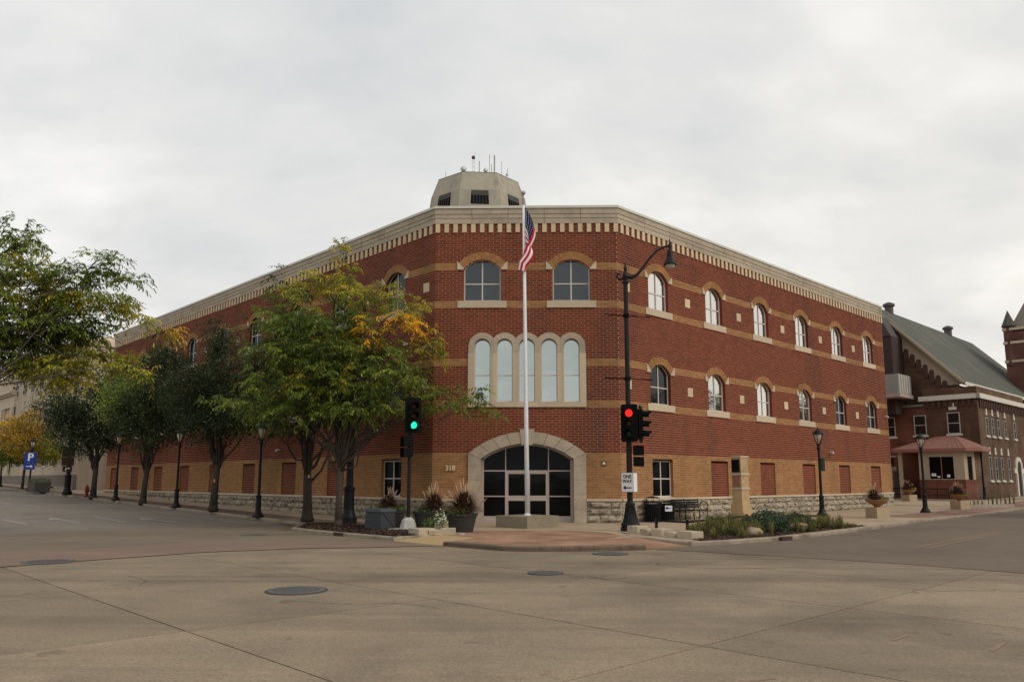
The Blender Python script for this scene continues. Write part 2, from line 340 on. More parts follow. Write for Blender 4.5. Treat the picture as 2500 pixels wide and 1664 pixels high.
# rising pavement along both streets
def walkstrip(name, f, ss, m, lo=-.4, dz=0.):
    b = MB(); n = len(ss); A = [f(s)[0] for s in ss]; B = [f(s)[1] for s in ss]
    vs = [(x, y, hq(x, y)+dz) for x, y in A+B]+[(x, y, hq(x, y)+lo) for x, y in A+B]
    fs = [(i, i+1, n+i+1, n+i) for i in range(n-1)]+[(i, 2*n+i, 2*n+i+1, i+1) for i in range(n-1)]+[(0, n, 3*n, 2*n)]
    b.add(vs, fs); return tag(b.build(name, m), kind='structure')
walkstrip('left_pavement', lambda q: (ab(-8.95, q), ab(-1.0, q)), [8, 14, 20, 30, 45, 60, 90, 160], walk)
walkstrip('right_pavement', lambda p: (pq(p, 7.15), pq(p, -30 if p > 31 else -1)), [14.99, 23, 31, 31.05, 45, 60, 90, 150], walk)
walkstrip('left_paver_strip', lambda q: (ab(-8.7, q), ab(-6.6, q)), [2, 8, 14, 20, 30, 45, 60, 90], paverd, -.02, .004)
walkstrip('right_paver_strip', lambda p: (pq(p, 6.9), pq(p, 4.6)), [16.5, 23, 31, 45, 60], Mbrick('brick_pavers_right', (.27, .165, .12), (.23, .14, .10), (.20, .14, .11), .2, .1, 'flat', ms=.006), -.02, .004)
fan = [(-2.62, -7.3), (-1.9, -5.9), (-1.2, -5.25), (0, -4.98), (1.4, -4.95), (2.6, -5.9), (3.05, -7.6), (2.35, -9.0), (3.05, -11.0), (2.45, -11.22), (1.77, -11.37), (.92, -11.48), (.24, -11.55), (-.5, -11.35), (-1.08, -10.85), (-2.1, -10.02), (-1.45, -8.55)]
flat('paver_fan', fan, .004, paver)
tact = M('tactile_paving', (.42, .30, .15), (.34, .24, .12), 5, .9, .5, 60)
for nm, rq, mm in (('ramp', ramp1, tact), ('ramp', ramp2, paver)):
    b = MB(); zt = [-.104, -.104, .003, .003]
    b.add([(x, y, z) for (x, y), z in zip(rq, zt)]+[(x, y, -.3) for x, y in rq], [(0, 1, 2, 3), (0, 4, 5, 1), (1, 5, 6, 2), (3, 7, 4, 0)])
    tag(b.build(nm, mm), kind='structure')
# kerb stones
def kerb(name, line, wdt=.16, top=.006, seg=2.4, km=None):
    k = thing(name, None, None); k['kind'] = 'structure'
    pts = [Vector((x, y, 0)) for x, y in line]
    for a, b2 in zip(pts, pts[1:]):
        L = (b2-a).length; n = max(1, round(L/seg)); d = (b2-a)/L; nr = Vector((-d.y, d.x, 0))
        for i in range(n):
            p, q_ = a+d*(L*i/n+.004), a+d*(L*(i+1)/n-.004)
            m_ = MB(); lo = -.35
            def pt(P_, off, z): Z = hq(P_.x, P_.y); Q = P_+nr*off; return (Q.x, Q.y, Z+z)
            m_.add([pt(p, -.0, lo), pt(p, -.0, top-.03), pt(p, .03, top), pt(p, wdt, top), pt(p, wdt, lo), pt(q_, 0, lo), pt(q_, 0, top-.03), pt(q_, .03, top), pt(q_, wdt, top), pt(q_, wdt, lo)],
                   [(0, 1, 6, 5), (1, 2, 7, 6), (2, 3, 8, 7), (3, 4, 9, 8), (0, 4, 3, 2, 1), (5, 6, 7, 8, 9)])
            m_.build('kerb_stone', km or kerbm, k)
    return k
kerb('left_kerb', [ab(-9.0, 60), ab(-9.0, 8), (-8.95, -.35), (-8.5, -3.75), (-7.4, -5.05), (-6.4, -6.1), (-4.15, -8.28), (-4.0, -8.42), (-2.75, -7.25)])
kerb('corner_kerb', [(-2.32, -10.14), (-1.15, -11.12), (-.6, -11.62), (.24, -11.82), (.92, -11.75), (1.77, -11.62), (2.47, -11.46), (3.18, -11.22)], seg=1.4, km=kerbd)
kerb('right_kerb', [(3.05, -5.6), (3.25, -8.05), (4.6, -10.02), (5.84, -9.37), (7.85, -7.78), (10.2, -5.28), (13.3, -1.82), (17.7, 3.55), pq(31, 7.2), pq(60, 7.2)])
# painted lines on the left street
pw = M('road_paint', (.36, .335, .30), (.24, .22, .19), 14, .9, contrast=.15)
pyel = M('yellow_paint', (.26, .175, .08), (.17, .12, .08), 9, .9, contrast=.15)
def rl(x, y):   # rays were solved for the flat street; slide the point down its sight line to the climbing surface
    C_ = Vector((.059, -32.53, 1.69)); v = Vector((x, y, -.12))-C_; t = 1.
    for _ in range(12):
        P_ = C_+v*t; t = (hq(P_.x, P_.y)-.12-1.69)/v.z
    P_ = C_+v*t; return P_.x, P_.y
mk = thing('road_markings', None, None); mk['kind'] = 'structure'
def line(p, q_, wd, m=pw, name='line', z=-.104):
    p, q_ = Vector((*p, 0)), Vector((*q_, 0)); d = (q_-p).normalized(); nr = Vector((-d.y, d.x, 0))*wd/2; b = MB(); k = 6; vs = []
    for i in range(k+1):
        P_ = p+(q_-p)*i/k
        for s_ in (-1, 1): Q = P_+nr*s_; vs.append((Q.x, Q.y, hq(P_.x, P_.y)+z))
    b.add(vs, [(2*i, 2*i+1, 2*i+3, 2*i+2) for i in range(k)]); return b.build(name, m, mk)
dashes = [((-24.25, 3.98), (-20.54, -.06)), ((-36.92, 25.17), (-32.39, 20)), ((-21.53, 6.79), (-17.62, 2.16))]
for p, q_ in dashes: line(rl(*p), rl(*q_), .15, name='lane_dash')
for k in range(4):
    q1_ = 30+k*9.; line(ab(-17.0, q1_), ab(-17.0, q1_+3), .15, name='lane_dash')
line(rl(-36.66, 32.3), rl(-11.28, .31), .12, name='edge_line')
for p, q_ in (((-22.34, 4.81), (-19.05, 1.21)), ((-18.1, 4.99), (-15.21, 1.87))):     # worn lane arrows
    a_, b_ = Vector((*rl(*p), 0)), Vector((*rl(*q_), 0)); line(a_[:2], b_[:2], .16, name='lane_arrow')
    d = (b_-a_).normalized(); nr = Vector((-d.y, d.x, 0)); hb = MB()
    tri = [a_-d*.5, a_+d*.5+nr*.38, a_+d*.5-nr*.38]; hb.add([(t_.x, t_.y, hq(t_.x, t_.y)-.103) for t_ in tri], [(0, 1, 2)]); hb.build('lane_arrow', pw, mk)
line((10.6, -10.33), (14.47, -5.97), .10, pyel, 'centre_line', -.108); line((14.47, -5.97), (19.59, -.57), .10, pyel, 'centre_line', -.108); line((19.59, -.57), (60, 42), .10, pyel, 'centre_line', -.108)
line((10.85, -10.5), (14.7, -6.15), .10, pyel, 'centre_line', -.108); line((14.7, -6.15), (60.2, 41.7), .10, pyel, 'centre_line', -.108)
# utility locating marks sprayed in red
redp = M('red_spray_paint', (.25, .13, .095), (.235, .185, .13), 45, .95, contrast=.12)
for (p, q_) in [((-9.75, -17.85), (-9.5, -18.0)), ((-6.75, -20.1), (-6.55, -20.3))]: line(p, q_, .05, redp, 'spray_mark', -.116)
cc3 = [((4.25, -23.05), (4.55, -22.75)), ((5.05, -23.6), (5.45, -23.15)), ((5.95, -23.35), (5.95, -23.85)), ((2.0, -25.0), (2.35, -24.85))]
for p, q_ in cc3: line(p, q_, .05, redp, 'spray_mark', -.116)
# cracks in the concrete
crk = M('crack_dirt', (.07, .058, .047), None, rough=1)
def crack(pts, wd=.018):
    for a_, b_ in zip(pts, pts[1:]): line(a_, b_, wd, crk, 'crack', -.1165)
crack([(2.75, -14.2), (2.95, -14.45), (2.89, -14.9), (3.3, -15.35), (3.9, -15.6), (4.9, -15.5), (6.0, -15.2)], .022)
crack([(-3.4, -20.3), (-2.6, -20.6), (-1.9, -20.45), (-1.2, -20.9)], .012)
crack([(-7.6, -17.2), (-6.9, -17.9), (-6.7, -18.6)], .014)
crack([(6.1, -18.2), (6.8, -18.9), (7.9, -18.8)], .016)
crack([(1.2, -16.9), (1.5, -17.5), (1.9, -17.3)], .03)
# leaves blown along the kerbs
def litter(name, pts, spread, n, seed, z, m_):
    g = random.Random(seed); b = MB()
    for _ in range(n):
        i = g.randrange(len(pts)-1); t_ = g.random(); x = pts[i][0]*(1-t_)+pts[i+1][0]*t_+g.gauss(0, spread); y = pts[i][1]*(1-t_)+pts[i+1][1]*t_+g.gauss(0, spread)
        a = g.uniform(0, 6.28); s_ = g.uniform(.015, .04); u = Vector((math.cos(a), math.sin(a), g.uniform(-.2, .2)))*s_; v = Vector((-math.sin(a), math.cos(a), g.uniform(-.3, .3)))*s_*.5; p = Vector((x, y, hq(x, y)+z+.012+g.random()*.01))
        b.add([p-u, p-v, p+u, p+v], [(0, 1, 2, 3)])
    return tag(b.build(name, m_), None, None, None, 'stuff')
leaflit = M('dry_leaf', (.22, .13, .045), (.11, .07, .03), 20, .9, rand=.5)
tag(litter('fallen_leaves', [ab(-9.3, 16), ab(-9.3, 8), (-9.25, -1.0), (-8.7, -4.0)], .16, 900, 3, -.11, leaflit), 'dry fallen leaves gathered in the gutter of the left street', 'leaves')
tag(litter('fallen_leaves', [(-8, 1.5), (-5.5, -1.2), (-3.2, -1.5), (-2.6, -.4)], .7, 420, 4, .0, leaflit), 'dry fallen leaves scattered on the pavement beside the left wall', 'leaves')
# manhole and hand-hole covers
iron = M('cast_iron', (.15, .145, .14), (.10, .096, .092), 20, .7, .6, 90, metal=.2)
def manhole(x, y, r, label):
    t = thing('manhole_cover', label, 'manhole cover', (x, y, -.105), 0, 'manhole covers in the roadway')
    b = MB(); b.lathe([(r*1.08, -.02), (r*1.08, 0), (r*1.0, .002), (r, -.004)], 32); b.build('cover_ring', M('iron_ring', (.06, .055, .05), None, rough=.8) if 'iron_ring' not in bpy.data.materials else bpy.data.materials['iron_ring'], t)
    b = MB(); b.lathe([(r*.985, -.02), (r*.985, .004), (r*.9, .006), (.02, .006)], 32)
    for i in range(-5, 6):
        h_ = math.sqrt(max(0, (r*.85)**2-(i*r*.16)**2))
        if h_ > .05: b.box(-h_, h_, i*r*.16-.012, i*r*.16+.012, .006, .011)
    b.build('lid', iron, t)
manhole(-10.65, -14.75, .50, 'dark round manhole cover on the edge of the brick crosswalk at left')
manhole(-3.78, -19.18, .47, 'large grey manhole cover in the foreground concrete')
manhole(-9.06, -6.0, .40, 'thin manhole cover by the left street kerb near the mulch bed')
manhole(.40, -16.55, .33, 'round manhole cover below the corner kerb, centre of the crossing')
manhole(2.11, -12.35, .42, 'manhole cover close to the right end of the corner kerb')
# ------------------------------------------------------------------ the corner building
bld = thing('brick_building', 'three-storey red and tan brick building with arched windows and a cut corner entrance', 'building')
CH = .1032
Z_LEDGE = .964
def cz(n): return Z_LEDGE+n*CH
bands = [(0, 18, 't'), (18, 36, 'r'), (36, 39, 't'), (39, 53, 'r'), (53, 56, 't'), (56, 77, 'r'), (77, 80, 't'), (80, 93, 'r'), (93, 96, 't'), (96, 113, 'r')]
def band(n):
    for a_, b_, k in bands:
        if a_ <= n < b_: return k
def seg_arch(hw, zs, rise):
    Rr = (hw*hw+rise*rise)/(2*rise); return Rr, zs+rise-Rr
def arch_hole(cx_, hw, z0, zs, rise):
    Rr, zc = seg_arch(hw, zs, rise)
    def f(z):
        if z < z0 or z > zs+rise: return None
        if z <= zs: return (cx_-hw, cx_+hw)
        d2 = Rr*Rr-(z-zc)**2
        return (cx_-math.sqrt(d2), cx_+math.sqrt(d2)) if d2 > 0 else None
    return f
def rect_hole(s0, s1, z0, z1): return lambda z: (s0, s1) if z0 <= z <= z1 else None
def facade(T, s0, s1, holes, panels, collect=None):
    """mortar wall strips (with real openings) and the bricks that stand proud of them"""
    LB = 3*CH; J = .021
    for n in range(0, 113):
        za_, zb_ = cz(n), cz(n+1)
        hs = []
        for h in holes:
            iv = h((za_+zb_)/2)
            if iv: hs.append(iv)
        hs.sort(); free = []; cur = s0
        for a_, b_ in hs:
            if a_ > cur: free.append((cur, min(a_, s1)))
            cur = max(cur, b_)
        if cur < s1: free.append((cur, s1))
        for a_, b_ in free:
            wallm.add([T(a_, -.010, za_), T(b_, -.010, za_), T(b_, -.010, zb_), T(a_, -.010, zb_)], [(0, 1, 2, 3)])
            kind = band(n)
            k = math.floor((a_-s0)/LB)-1
            while True:
                x0 = s0+k*LB+(n % 2)*LB/2; x1 = x0+LB; k += 1
                if x0 >= b_: break
                x0, x1 = max(x0, a_), min(x1, b_)
                if x1-x0 < .05: continue
                xm = (x0+x1)/2; kk = kind; dp = 0.
                for (pa, pb, pz0, pz1) in panels:
                    if pa < xm < pb and pz0 < (za_+zb_)/2 < pz1: kk = 'r'; dp = -.045
                xa, xb = x0+(J/2 if x0 > a_+.001 or x0 > s0+.001 else 0), x1-(J/2 if x1 < b_-.001 else 0)
                dd = dp+rnd.uniform(-.001, .0015)
                if dp < 0: continue
                q = (T, xa, xb, za_+J/2, zb_-J/2, dd, kk)
                if collect and collect(xm, n) and len(single) < 300: single.append(q); continue
                A, B_, z1_, z2_ = xa, xb, za_+J/2, zb_-J/2
                brk[kk].add([T(A, dd, z1_), T(B_, dd, z1_), T(B_, dd, z2_), T(A, dd, z2_), T(A, -.011, z1_), T(B_, -.011, z1_), T(B_, -.011, z2_), T(A, -.011, z2_)],
                            [(0, 1, 2, 3), (0, 4, 5, 1), (3, 2, 6, 7), (0, 3, 7, 4), (1, 5, 6, 2)])
wallm = MB(); brk = {'r': MB(), 't': MB()}; single = []
WIN_U = (9.22, 10.6, .42); WIN_L = (5.0, 6.38, .40)    # sill, spring, rise
def side_holes(n):
    H = []; P_ = []
    for k in range(n):
        cx_ = 2.88+4.585*k
        H.append(arch_hole(cx_, .745, WIN_U[0]-.3, WIN_U[1], WIN_U[2])); H.append(arch_hole(cx_, .745, WIN_L[0]-.3, WIN_L[1], WIN_L[2]))
        for zc_ in (9.91, 5.72): H.append(rect_hole(cx_-2.29-.205, cx_-2.29+.205, zc_-.21, zc_+.21))
        H.append(rect_hole(cx_-.745, cx_+.745, Z_LEDGE, cz(15.5)))
    return H, P_
HR, PR_ = side_holes(6); HL, PL_ = side_holes(9)
facade(TR, 0, 28.37, HR, []); facade(TL, 0, 41.5, HL, [])
def five_hole(z):
    if 4.70 < z < 7.26: return (-2.44, 2.49)
    return None
def five_arc(cx_):
    def f(z):
        z = z+CH/2
        if not 7.20 < z < 7.84: return None
        d2 = .58**2-(max(z, 7.26)-7.26)**2
        return (cx_-math.sqrt(d2)+.03, cx_+math.sqrt(d2)-.03) if d2 > .002 else None
    return f
FIVE = [-1.845, -.912, .022, .955, 1.888]
RO, ZO = seg_arch(2.42, 2.79, .90); RI, ZI = seg_arch(1.91, 2.58, .63)
def ent_hole(z):
    if z <= 2.79: return (-2.36, 2.40)
    z = z+CH/2
    d2 = RO*RO-(z-ZO)**2
    return (.02-math.sqrt(d2)+.04, .02+math.sqrt(d2)-.04) if d2 > 0 and z < 3.68 else None
HC = [arch_hole(-1.87, .79, 8.92, 10.6, .42), arch_hole(1.91, .79, 8.92, 10.6, .42), five_hole, ent_hole]+[five_arc(x) for x in FIVE]
facade(TC, -W2, W2, HC, [], collect=lambda s, n: n < 29 and abs(s) < 3.85)
b = wallm; b.build('wall', mortar, bld)
wall_ob = kids(bld)[0]
# corners of the shell behind the skin, roof and returns
sh = MB()
def P2(T, s, d): return T(s, d, 0)[:2]
foot = [P2(TL, 41.5, -.5), P2(TL, .2, -.5), P2(TR, .2, -.5), P2(TR, 28.37, -.5)]
back = [P2(TR, 28.37, -24), (2, 46), P2(TL, 41.5, -24)]
sh.prism(foot+back, 12.5, 12.9); sh.build('roof', M('roof_membrane', (.25, .25, .24), None), bld)
for T, s_ in ((TR, 28.37), (TL, 41.5)):
    e_ = MB(); e_.add([T(s_, -.010, 0), T(s_, -24, 0), T(s_, -24, 13.2), T(s_, -.010, 13.2)], [(0, 1, 2, 3)])
    e_.build('end_wall', Mbrick('end_brick', (.24, .05, .03), (.2, .04, .025), (.36, .26, .2), .31, .103, 'x' if T is TL else 'y'), bld)
core = MB(); core.prism(foot+[P2(TR, 28.3, -.9), P2(TR, .4, -.9), P2(TL, .4, -.9), P2(TL, 41.4, -.9)], 0, 12.5)
core.build('interior', M('interior_dark', (.02, .02, .02), None), bld)
# single bricks in the lower part of the entrance corner
bm_cache = {}
for (T, xa, xb, z1_, z2_, dd, kk) in single:
    L = round(xb-xa, 3); key = (L, kk)
    if key not in bm_cache:
        t_ = MB(); t_.box(-L/2, L/2, 0, .012, -(CH-.021)/2, (CH-.021)/2); bm_cache[key] = t_.mesh('brick', red if kk == 'r' else tan)
    o = bpy.data.objects.new('brick', bm_cache[key]); col.objects.link(o); o.parent = wall_ob
    o.location = ((xa+xb)/2, -dd, (z1_+z2_)/2)
o = brk['r'].build('brick', red, wall_ob); o['kind'] = 'stuff'
# tan bricks are the same part of the same wall: join both colours in one mesh
me_r = o.data; nv = len(me_r.vertices)
jb = MB(); jb.v = brk['r'].v; jb.f = brk['r'].f; jb.mi = [0]*len(jb.f); jb.add(brk['t'].v, brk['t'].f, 1)
o.data = jb.mesh('brick', [red, tan]); bpy.data.meshes.remove(me_r)
# recessed blind panels of red brick and the ground-floor windows, arched windows, sills, square blocks
def ring(T, cx_, zc, r0, r1, a0, a1, n, d0, d1, gap=.006, mb=None):
    for i in range(n):
        t0 = a0+(a1-a0)*i/n+gap/r1/2; t1 = a0+(a1-a0)*(i+1)/n-gap/r1/2
        poly = [(cx_+r_*math.sin(t), zc+r_*math.cos(t)) for r_, t in ((r0, t0), (r1, t0), (r1, t1), (r0, t1))]
        mb.extr(poly, d0, d1, T)
def arch_pts(cx_, hw, zs, rise, n=12):
    Rr, zc = seg_arch(hw, zs, rise); a = math.asin(min(1, hw/Rr))
    return [(cx_+Rr*math.sin(-a+2*a*i/n), zc+Rr*math.cos(-a+2*a*i/n)) for i in range(n+1)]
def arched_window(T, cx_, hw, z0, zs, rise, glass, parent=bld, D=.14, jm=None):
    wn = thing('window', None, None); wn.parent = parent
    pts = [(cx_-hw, z0)]+arch_pts(cx_, hw, zs, rise)+[(cx_+hw, z0)]
    inn = [(cx_-hw+.055, z0+.055)]+arch_pts(cx_, hw-.055, zs, rise-.03)+[(cx_+hw-.055, z0+.055)]
    n = len(pts); f = MB()
    vs = [T(a, -D, b_) for a, b_ in pts]+[T(a, -D, b_) for a, b_ in inn]+[T(a, -D-.05, b_) for a, b_ in inn]
    f.add(vs, [(i, (i+1) % n, n+(i+1) % n, n+i) for i in range(n)]+[(n+i, n+(i+1) % n, 2*n+(i+1) % n, 2*n+i) for i in range(n)])
    zt = z0+.76; f.box(cx_-hw+.05, cx_+hw-.05, -D-.05, -D+.004, zt-.024, zt+.024, T)
    top = zs+rise-.03
    f.box(cx_-.026, cx_+.026, -D-.05, -D+.002, z0+.05, zt-.024, T); f.box(cx_-.026, cx_+.026, -D-.05, -D+.002, zt+.024, top, T)
    f.build('frame', frm, wn)
    # reveals
    rv = MB(); rv.add([T(a, -.0, b_) for a, b_ in pts]+[T(a, -D, b_) for a, b_ in pts], [(i, i+1, n+i+1, n+i) for i in range(n-1)])
    rv.build('reveal', jm or red, wn)
    for s_ in (-1, 1):
        x0, x1 = sorted((cx_+s_*.026, cx_+s_*(hw-.055)))
        p = MB(); p.extr([(x0, z0+.055), (x1, z0+.055), (x1, zt-.024), (x0, zt-.024)], -D-.045, -D-.03, T); p.build('pane', glass, wn)
        up_ = [q for q in arch_pts(cx_, hw-.055, zs, rise-.03) if (q[0]-cx_)*s_ > .026]
        zc2 = arch_pts(cx_, hw-.055, zs, rise-.03)[6][1]
        if s_ > 0: poly = [(x0, zt+.024), (x0, zc2)]+up_+[(x1, zt+.024)]
        else: poly = [(x0, zt+.024)]+up_+[(x1, zc2), (x1, zt+.024)]
        p = MB(); p.extr(poly, -D-.045, -D-.03, T); p.build('pane', glass, wn)
    # sill, imposts and the double ring of arch bricks
    sl = MB(); sl.box(cx_-hw-.255, cx_+hw+.255, -D, .045, z0-.30, z0, T); sl.build('sill', stone2, wn)
    Rr, zc = seg_arch(hw, zs, rise); a = math.asin(min(1, hw/Rr))
    ar = MB()
    ring(T, cx_, zc, Rr+.004, Rr+.165, -a, a, 22, -.05, .02, mb=ar); ring(T, cx_, zc, Rr+.175, Rr+.325, -a, a, 24, -.05, .02, mb=ar)
    ar.build('arch_bricks', tan, wn)
    bk = MB(); ring(T, cx_, zc, Rr, Rr+.33, -a, a, 16, -.05, .012, gap=0, mb=bk); bk.build('arch_mortar', mortar, wn)
    for s_ in (-1, 1):
        im = MB(); x0 = cx_+s_*hw; x1 = cx_+s_*(hw+.26)
        xa = cx_+s_*(Rr+.33)*math.sin(a); zz_ = zc+(Rr+.33)*math.cos(a)
        im.extr([(x0, zs-.02), (x0, zs+.03), (cx_+s_*((Rr+.30)*math.sin(a)-.03), zz_+.10), (x1+s_*.02, zz_+.14), (x1+s_*.02, zs-.02)], -.05, .055, T); im.build('impost_block', stone2, wn)
    return wn
def square_block(T, s_, z_):
    q = MB(); q.box(s_-.20, s_+.20, -.03, .012, z_-.205, z_+.205, T); q.box(s_-.006, s_+.006, .012, .014, z_-.2, z_+.2, T); q.build('square_block', dent, bld)
def ground_window(T, cx_):
    wn = thing('window', None, None); wn.parent = bld; z0, z1, hw, D = Z_LEDGE+.03, cz(15.5), .745, .13
    f = MB(); zt = (z0+z1)/2
    for x0, x1, a_, b_ in ((-hw, -hw+.055, z0, z1), (hw-.055, hw, z0, z1), (-hw+.055, hw-.055, z0, z0+.055), (-hw+.055, hw-.055, z1-.055, z1), (-hw+.055, hw-.055, zt-.024, zt+.024), (-.026, .026, z0+.055, zt-.024), (-.026, .026, zt+.024, z1-.055)):
        f.box(cx_+x0, cx_+x1, -D-.05, -D, a_, b_, T)
    f.build('frame', frm, wn)
    for s_ in (-1, 1):
        for a_, b_ in ((z0+.055, zt-.024), (zt+.024, z1-.055)):
            x0, x1 = sorted((cx_+s_*.026, cx_+s_*(hw-.055))); p = MB(); p.extr([(x0, a_), (x1, a_), (x1, b_), (x0, b_)], -D-.045, -D-.03, T); p.build('pane', g_dark, wn)
    rv = MB(); pts = [(cx_-hw, z0), (cx_-hw, z1), (cx_+hw, z1), (cx_+hw, z0)]
    rv.add([T(a, 0, b_) for a, b_ in pts]+[T(a, -D, b_) for a, b_ in pts], [(i, i+1, 5+i, 4+i) for i in range(3)]); rv.build('reveal', tan, wn)
    sl = MB(); sl.box(cx_-hw, cx_+hw, -D, .02, Z_LEDGE, z0, T); sl.build('sill', stone2, wn)
def blind_panel(T, cx_):
    pn = thing('blind_panel', None, None); pn.parent = bld; z0, z1, hw, D = Z_LEDGE, cz(15.5), .745, .06
    m_ = MB(); m_.add([T(cx_-hw, -D-.01, z0), T(cx_+hw, -D-.01, z0), T(cx_+hw, -D-.01, z1), T(cx_-hw, -D-.01, z1)], [(0, 1, 2, 3)]); m_.build('panel_mortar', mortar, pn)
    b_ = MB(); LB = 2*hw/5
    for n in range(16):
        za_, zb_ = z0+n*CH*.969+.010, z0+(n+1)*CH*.969-.010
        for k in range(-1, 5):
            x0 = max(-hw, -hw+k*LB+(n % 2)*LB/2); x1 = min(hw, -hw+(k+1)*LB+(n % 2)*LB/2)
            if x1-x0 > .04: b_.box(cx_+x0+.006, cx_+x1-.006, -D-.011, -D+rnd.uniform(0, .003), za_, zb_, T)
    b_.build('panel_bricks', red, pn)
    r_ = MB(); pts = [(cx_-hw, z0), (cx_-hw, z1), (cx_+hw, z1), (cx_+hw, z0)]
    r_.add([T(a, 0, q) for a, q in pts]+[T(a, -D-.01, q) for a, q in pts], [(i, i+1, 5+i, 4+i) for i in range(3)]); r_.build('reveal', tan, pn)
for T, n in ((TR, 6), (TL, 9)):
    for k in range(n):
        cx_ = 2.88+4.585*k
        if T is TR: gu = g_bright; gl_ = g_dark2 if k in (0, 4, 5) else g_bright  # low reflectance of the dim lower panes stands in for dark mirrored trees
        else: gu = g_dark2; gl_ = g_dark2
        arched_window(T, cx_, .745, WIN_U[0], WIN_U[1], WIN_U[2], gu); arched_window(T, cx_, .745, WIN_L[0], WIN_L[1], WIN_L[2], gl_)
        square_block(T, cx_-2.29, 9.91); square_block(T, cx_-2.29, 5.72)
        if k == 0: ground_window(T, cx_)
        else: blind_panel(T, cx_)
arched_window(TC, -1.87, .79, 9.22, 10.6, .42, g_blue); arched_window(TC, 1.91, .79, 9.22, 10.6, .42, g_blue)
# the row of five tall round-headed windows in one stone surround
fv = thing('window_group', None, None); fv.parent = bld
edges = [-2.445]+[(FIVE[i]+FIVE[i+1])/2 for i in range(4)]+[2.488]
for i, cx_ in enumerate(FIVE):
    for x0, x1 in ((edges[i]+(.0 if i == 0 else .0), cx_-.335), (cx_+.335, edges[i+1])):
        if x1 > x0:
            j = MB(); j.extr([(x0, 4.925), (x1, 4.925), (x1, 6.98), (x0, 6.98)], -.16, .045, TC); j.build('surround_stone', stone2, fv)
    hd = MB(); nseg = 20; pts_o = []; pts_i = []
    for k in range(nseg+1):
        th = -math.pi/2+math.pi*k/nseg; sx = math.sin(th); lim = (cx_-edges[i] if sx < 0 else edges[i+1]-cx_)-.002
        ro = min(.585, lim/abs(sx) if abs(sx) > 1e-3 else 9)
        pts_o.append((cx_+ro*sx, 7.26+ro*math.cos(th))); pts_i.append((cx_+.335*sx, 7.26+.335*math.cos(th)))
    pts_o[0] = (pts_o[0][0], 6.985); pts_i[0] = (pts_i[0][0], 6.985); pts_o[-1] = (pts_o[-1][0], 6.985); pts_i[-1] = (pts_i[-1][0], 6.985)
    po = [(pts_o[0][0], 6.985), (pts_o[0][0], 7.26)]+pts_o[1:-1]+[(pts_o[-1][0], 7.26), (pts_o[-1][0], 6.985)]
    pi_ = [(pts_i[0][0], 6.985), (pts_i[0][0], 7.26)]+pts_i[1:-1]+[(pts_i[-1][0], 7.26), (pts_i[-1][0], 6.985)]
    n = len(po)
    vs = [TC(a, .045, q) for a, q in po]+[TC(a, .045, q) for a, q in pi_]+[TC(a, -.16, q) for a, q in pi_]+[TC(a, -.0, q) for a, q in po]
    fs = [(k, k+1, n+k+1, n+k) for k in range(n-1)]+[(n+k, n+k+1, 2*n+k+1, 2*n+k) for k in range(n-1)]+[(k, k+1, 3*n+k+1, 3*n+k) for k in range(n-1)]+[(0, n, 2*n), (0, 3*n, 2*n)]
    hd.add(vs, fs); hd.build('surround_stone', stone, fv)
    fr_ = MB(); ot = [(cx_-.335, 4.925)]+[(cx_+.335*math.sin(t), 7.24+.335*math.cos(t)) for t in [-math.pi/2+math.pi*k/14 for k in range(15)]]+[(cx_+.335, 4.925)]
    it = [(cx_-.30, 4.97)]+[(cx_+.30*math.sin(t), 7.24+.30*math.cos(t)) for t in [-math.pi/2+math.pi*k/14 for k in range(15)]]+[(cx_+.30, 4.97)]
    n = len(ot); fr_.add([TC(a, -.11, q) for a, q in ot]+[TC(a, -.11, q) for a, q in it]+[TC(a, -.15, q) for a, q in it], [(k, (k+1) % n, n+(k+1) % n, n+k) for k in range(n)]+[(n+k, n+(k+1) % n, 2*n+(k+1) % n, 2*n+k) for k in range(n)])
    fr_.box(cx_-.30, cx_+.30, -.15, -.108, 6.035, 6.07, TC); fr_.build('frame', frm, fv)
    p = MB(); p.extr([(cx_-.30, 4.97), (cx_+.30, 4.97), (cx_+.30, 6.035), (cx_-.30, 6.035)], -.16, -.145, TC); p.build('pane', g_mid, fv)
    p = MB(); p.extr([(cx_-.30, 6.07)]+it[1:-1]+[(cx_+.30, 6.07)], -.16, -.145, TC); p.build('pane', g_mid, fv)
for x0, x1 in ((-2.445, -.46), (-.455, .50), (.505, 2.488)):
    j = MB(); j.box(x0, x1, -.16, .05, 4.71, 4.922, TC); j.build('surround_stone', stone2, fv)
# entrance arch and glazed door screen
en = thing('entrance_arch', None, None); en.parent = bld
aO = math.asin(2.42/RO); aI = math.asin(1.91/RI); nv_ = 9
for i in range(nv_):
    if i == nv_//2: continue
    for_ = []; k_ = 5
    t0, t1 = -1+2*i/nv_+.004, -1+2*(i+1)/nv_-.004
    if i == nv_//2-1: t1 = -.085
    if i == nv_//2+1: t0 = .085
    out_ = [(.02+RO*math.sin(aO*t), ZO+RO*math.cos(aO*t)) for t in [t0+(t1-t0)*q/k_ for q in range(k_+1)]]
    in_ = [(.02+RI*math.sin(aI*t), ZI+RI*math.cos(aI*t)) for t in [t0+(t1-t0)*q/k_ for q in range(k_+1)]]
    m_ = MB(); m_.extr(out_+in_[::-1], -.34, .07, TC); m_.build('voussoir', stone, en)
m_ = MB(); m_.extr([(-.20, 3.14), (.25, 3.14), (.33, 3.80), (-.28, 3.80)], -.34, .10, TC); m_.build('keystone', stone, en)
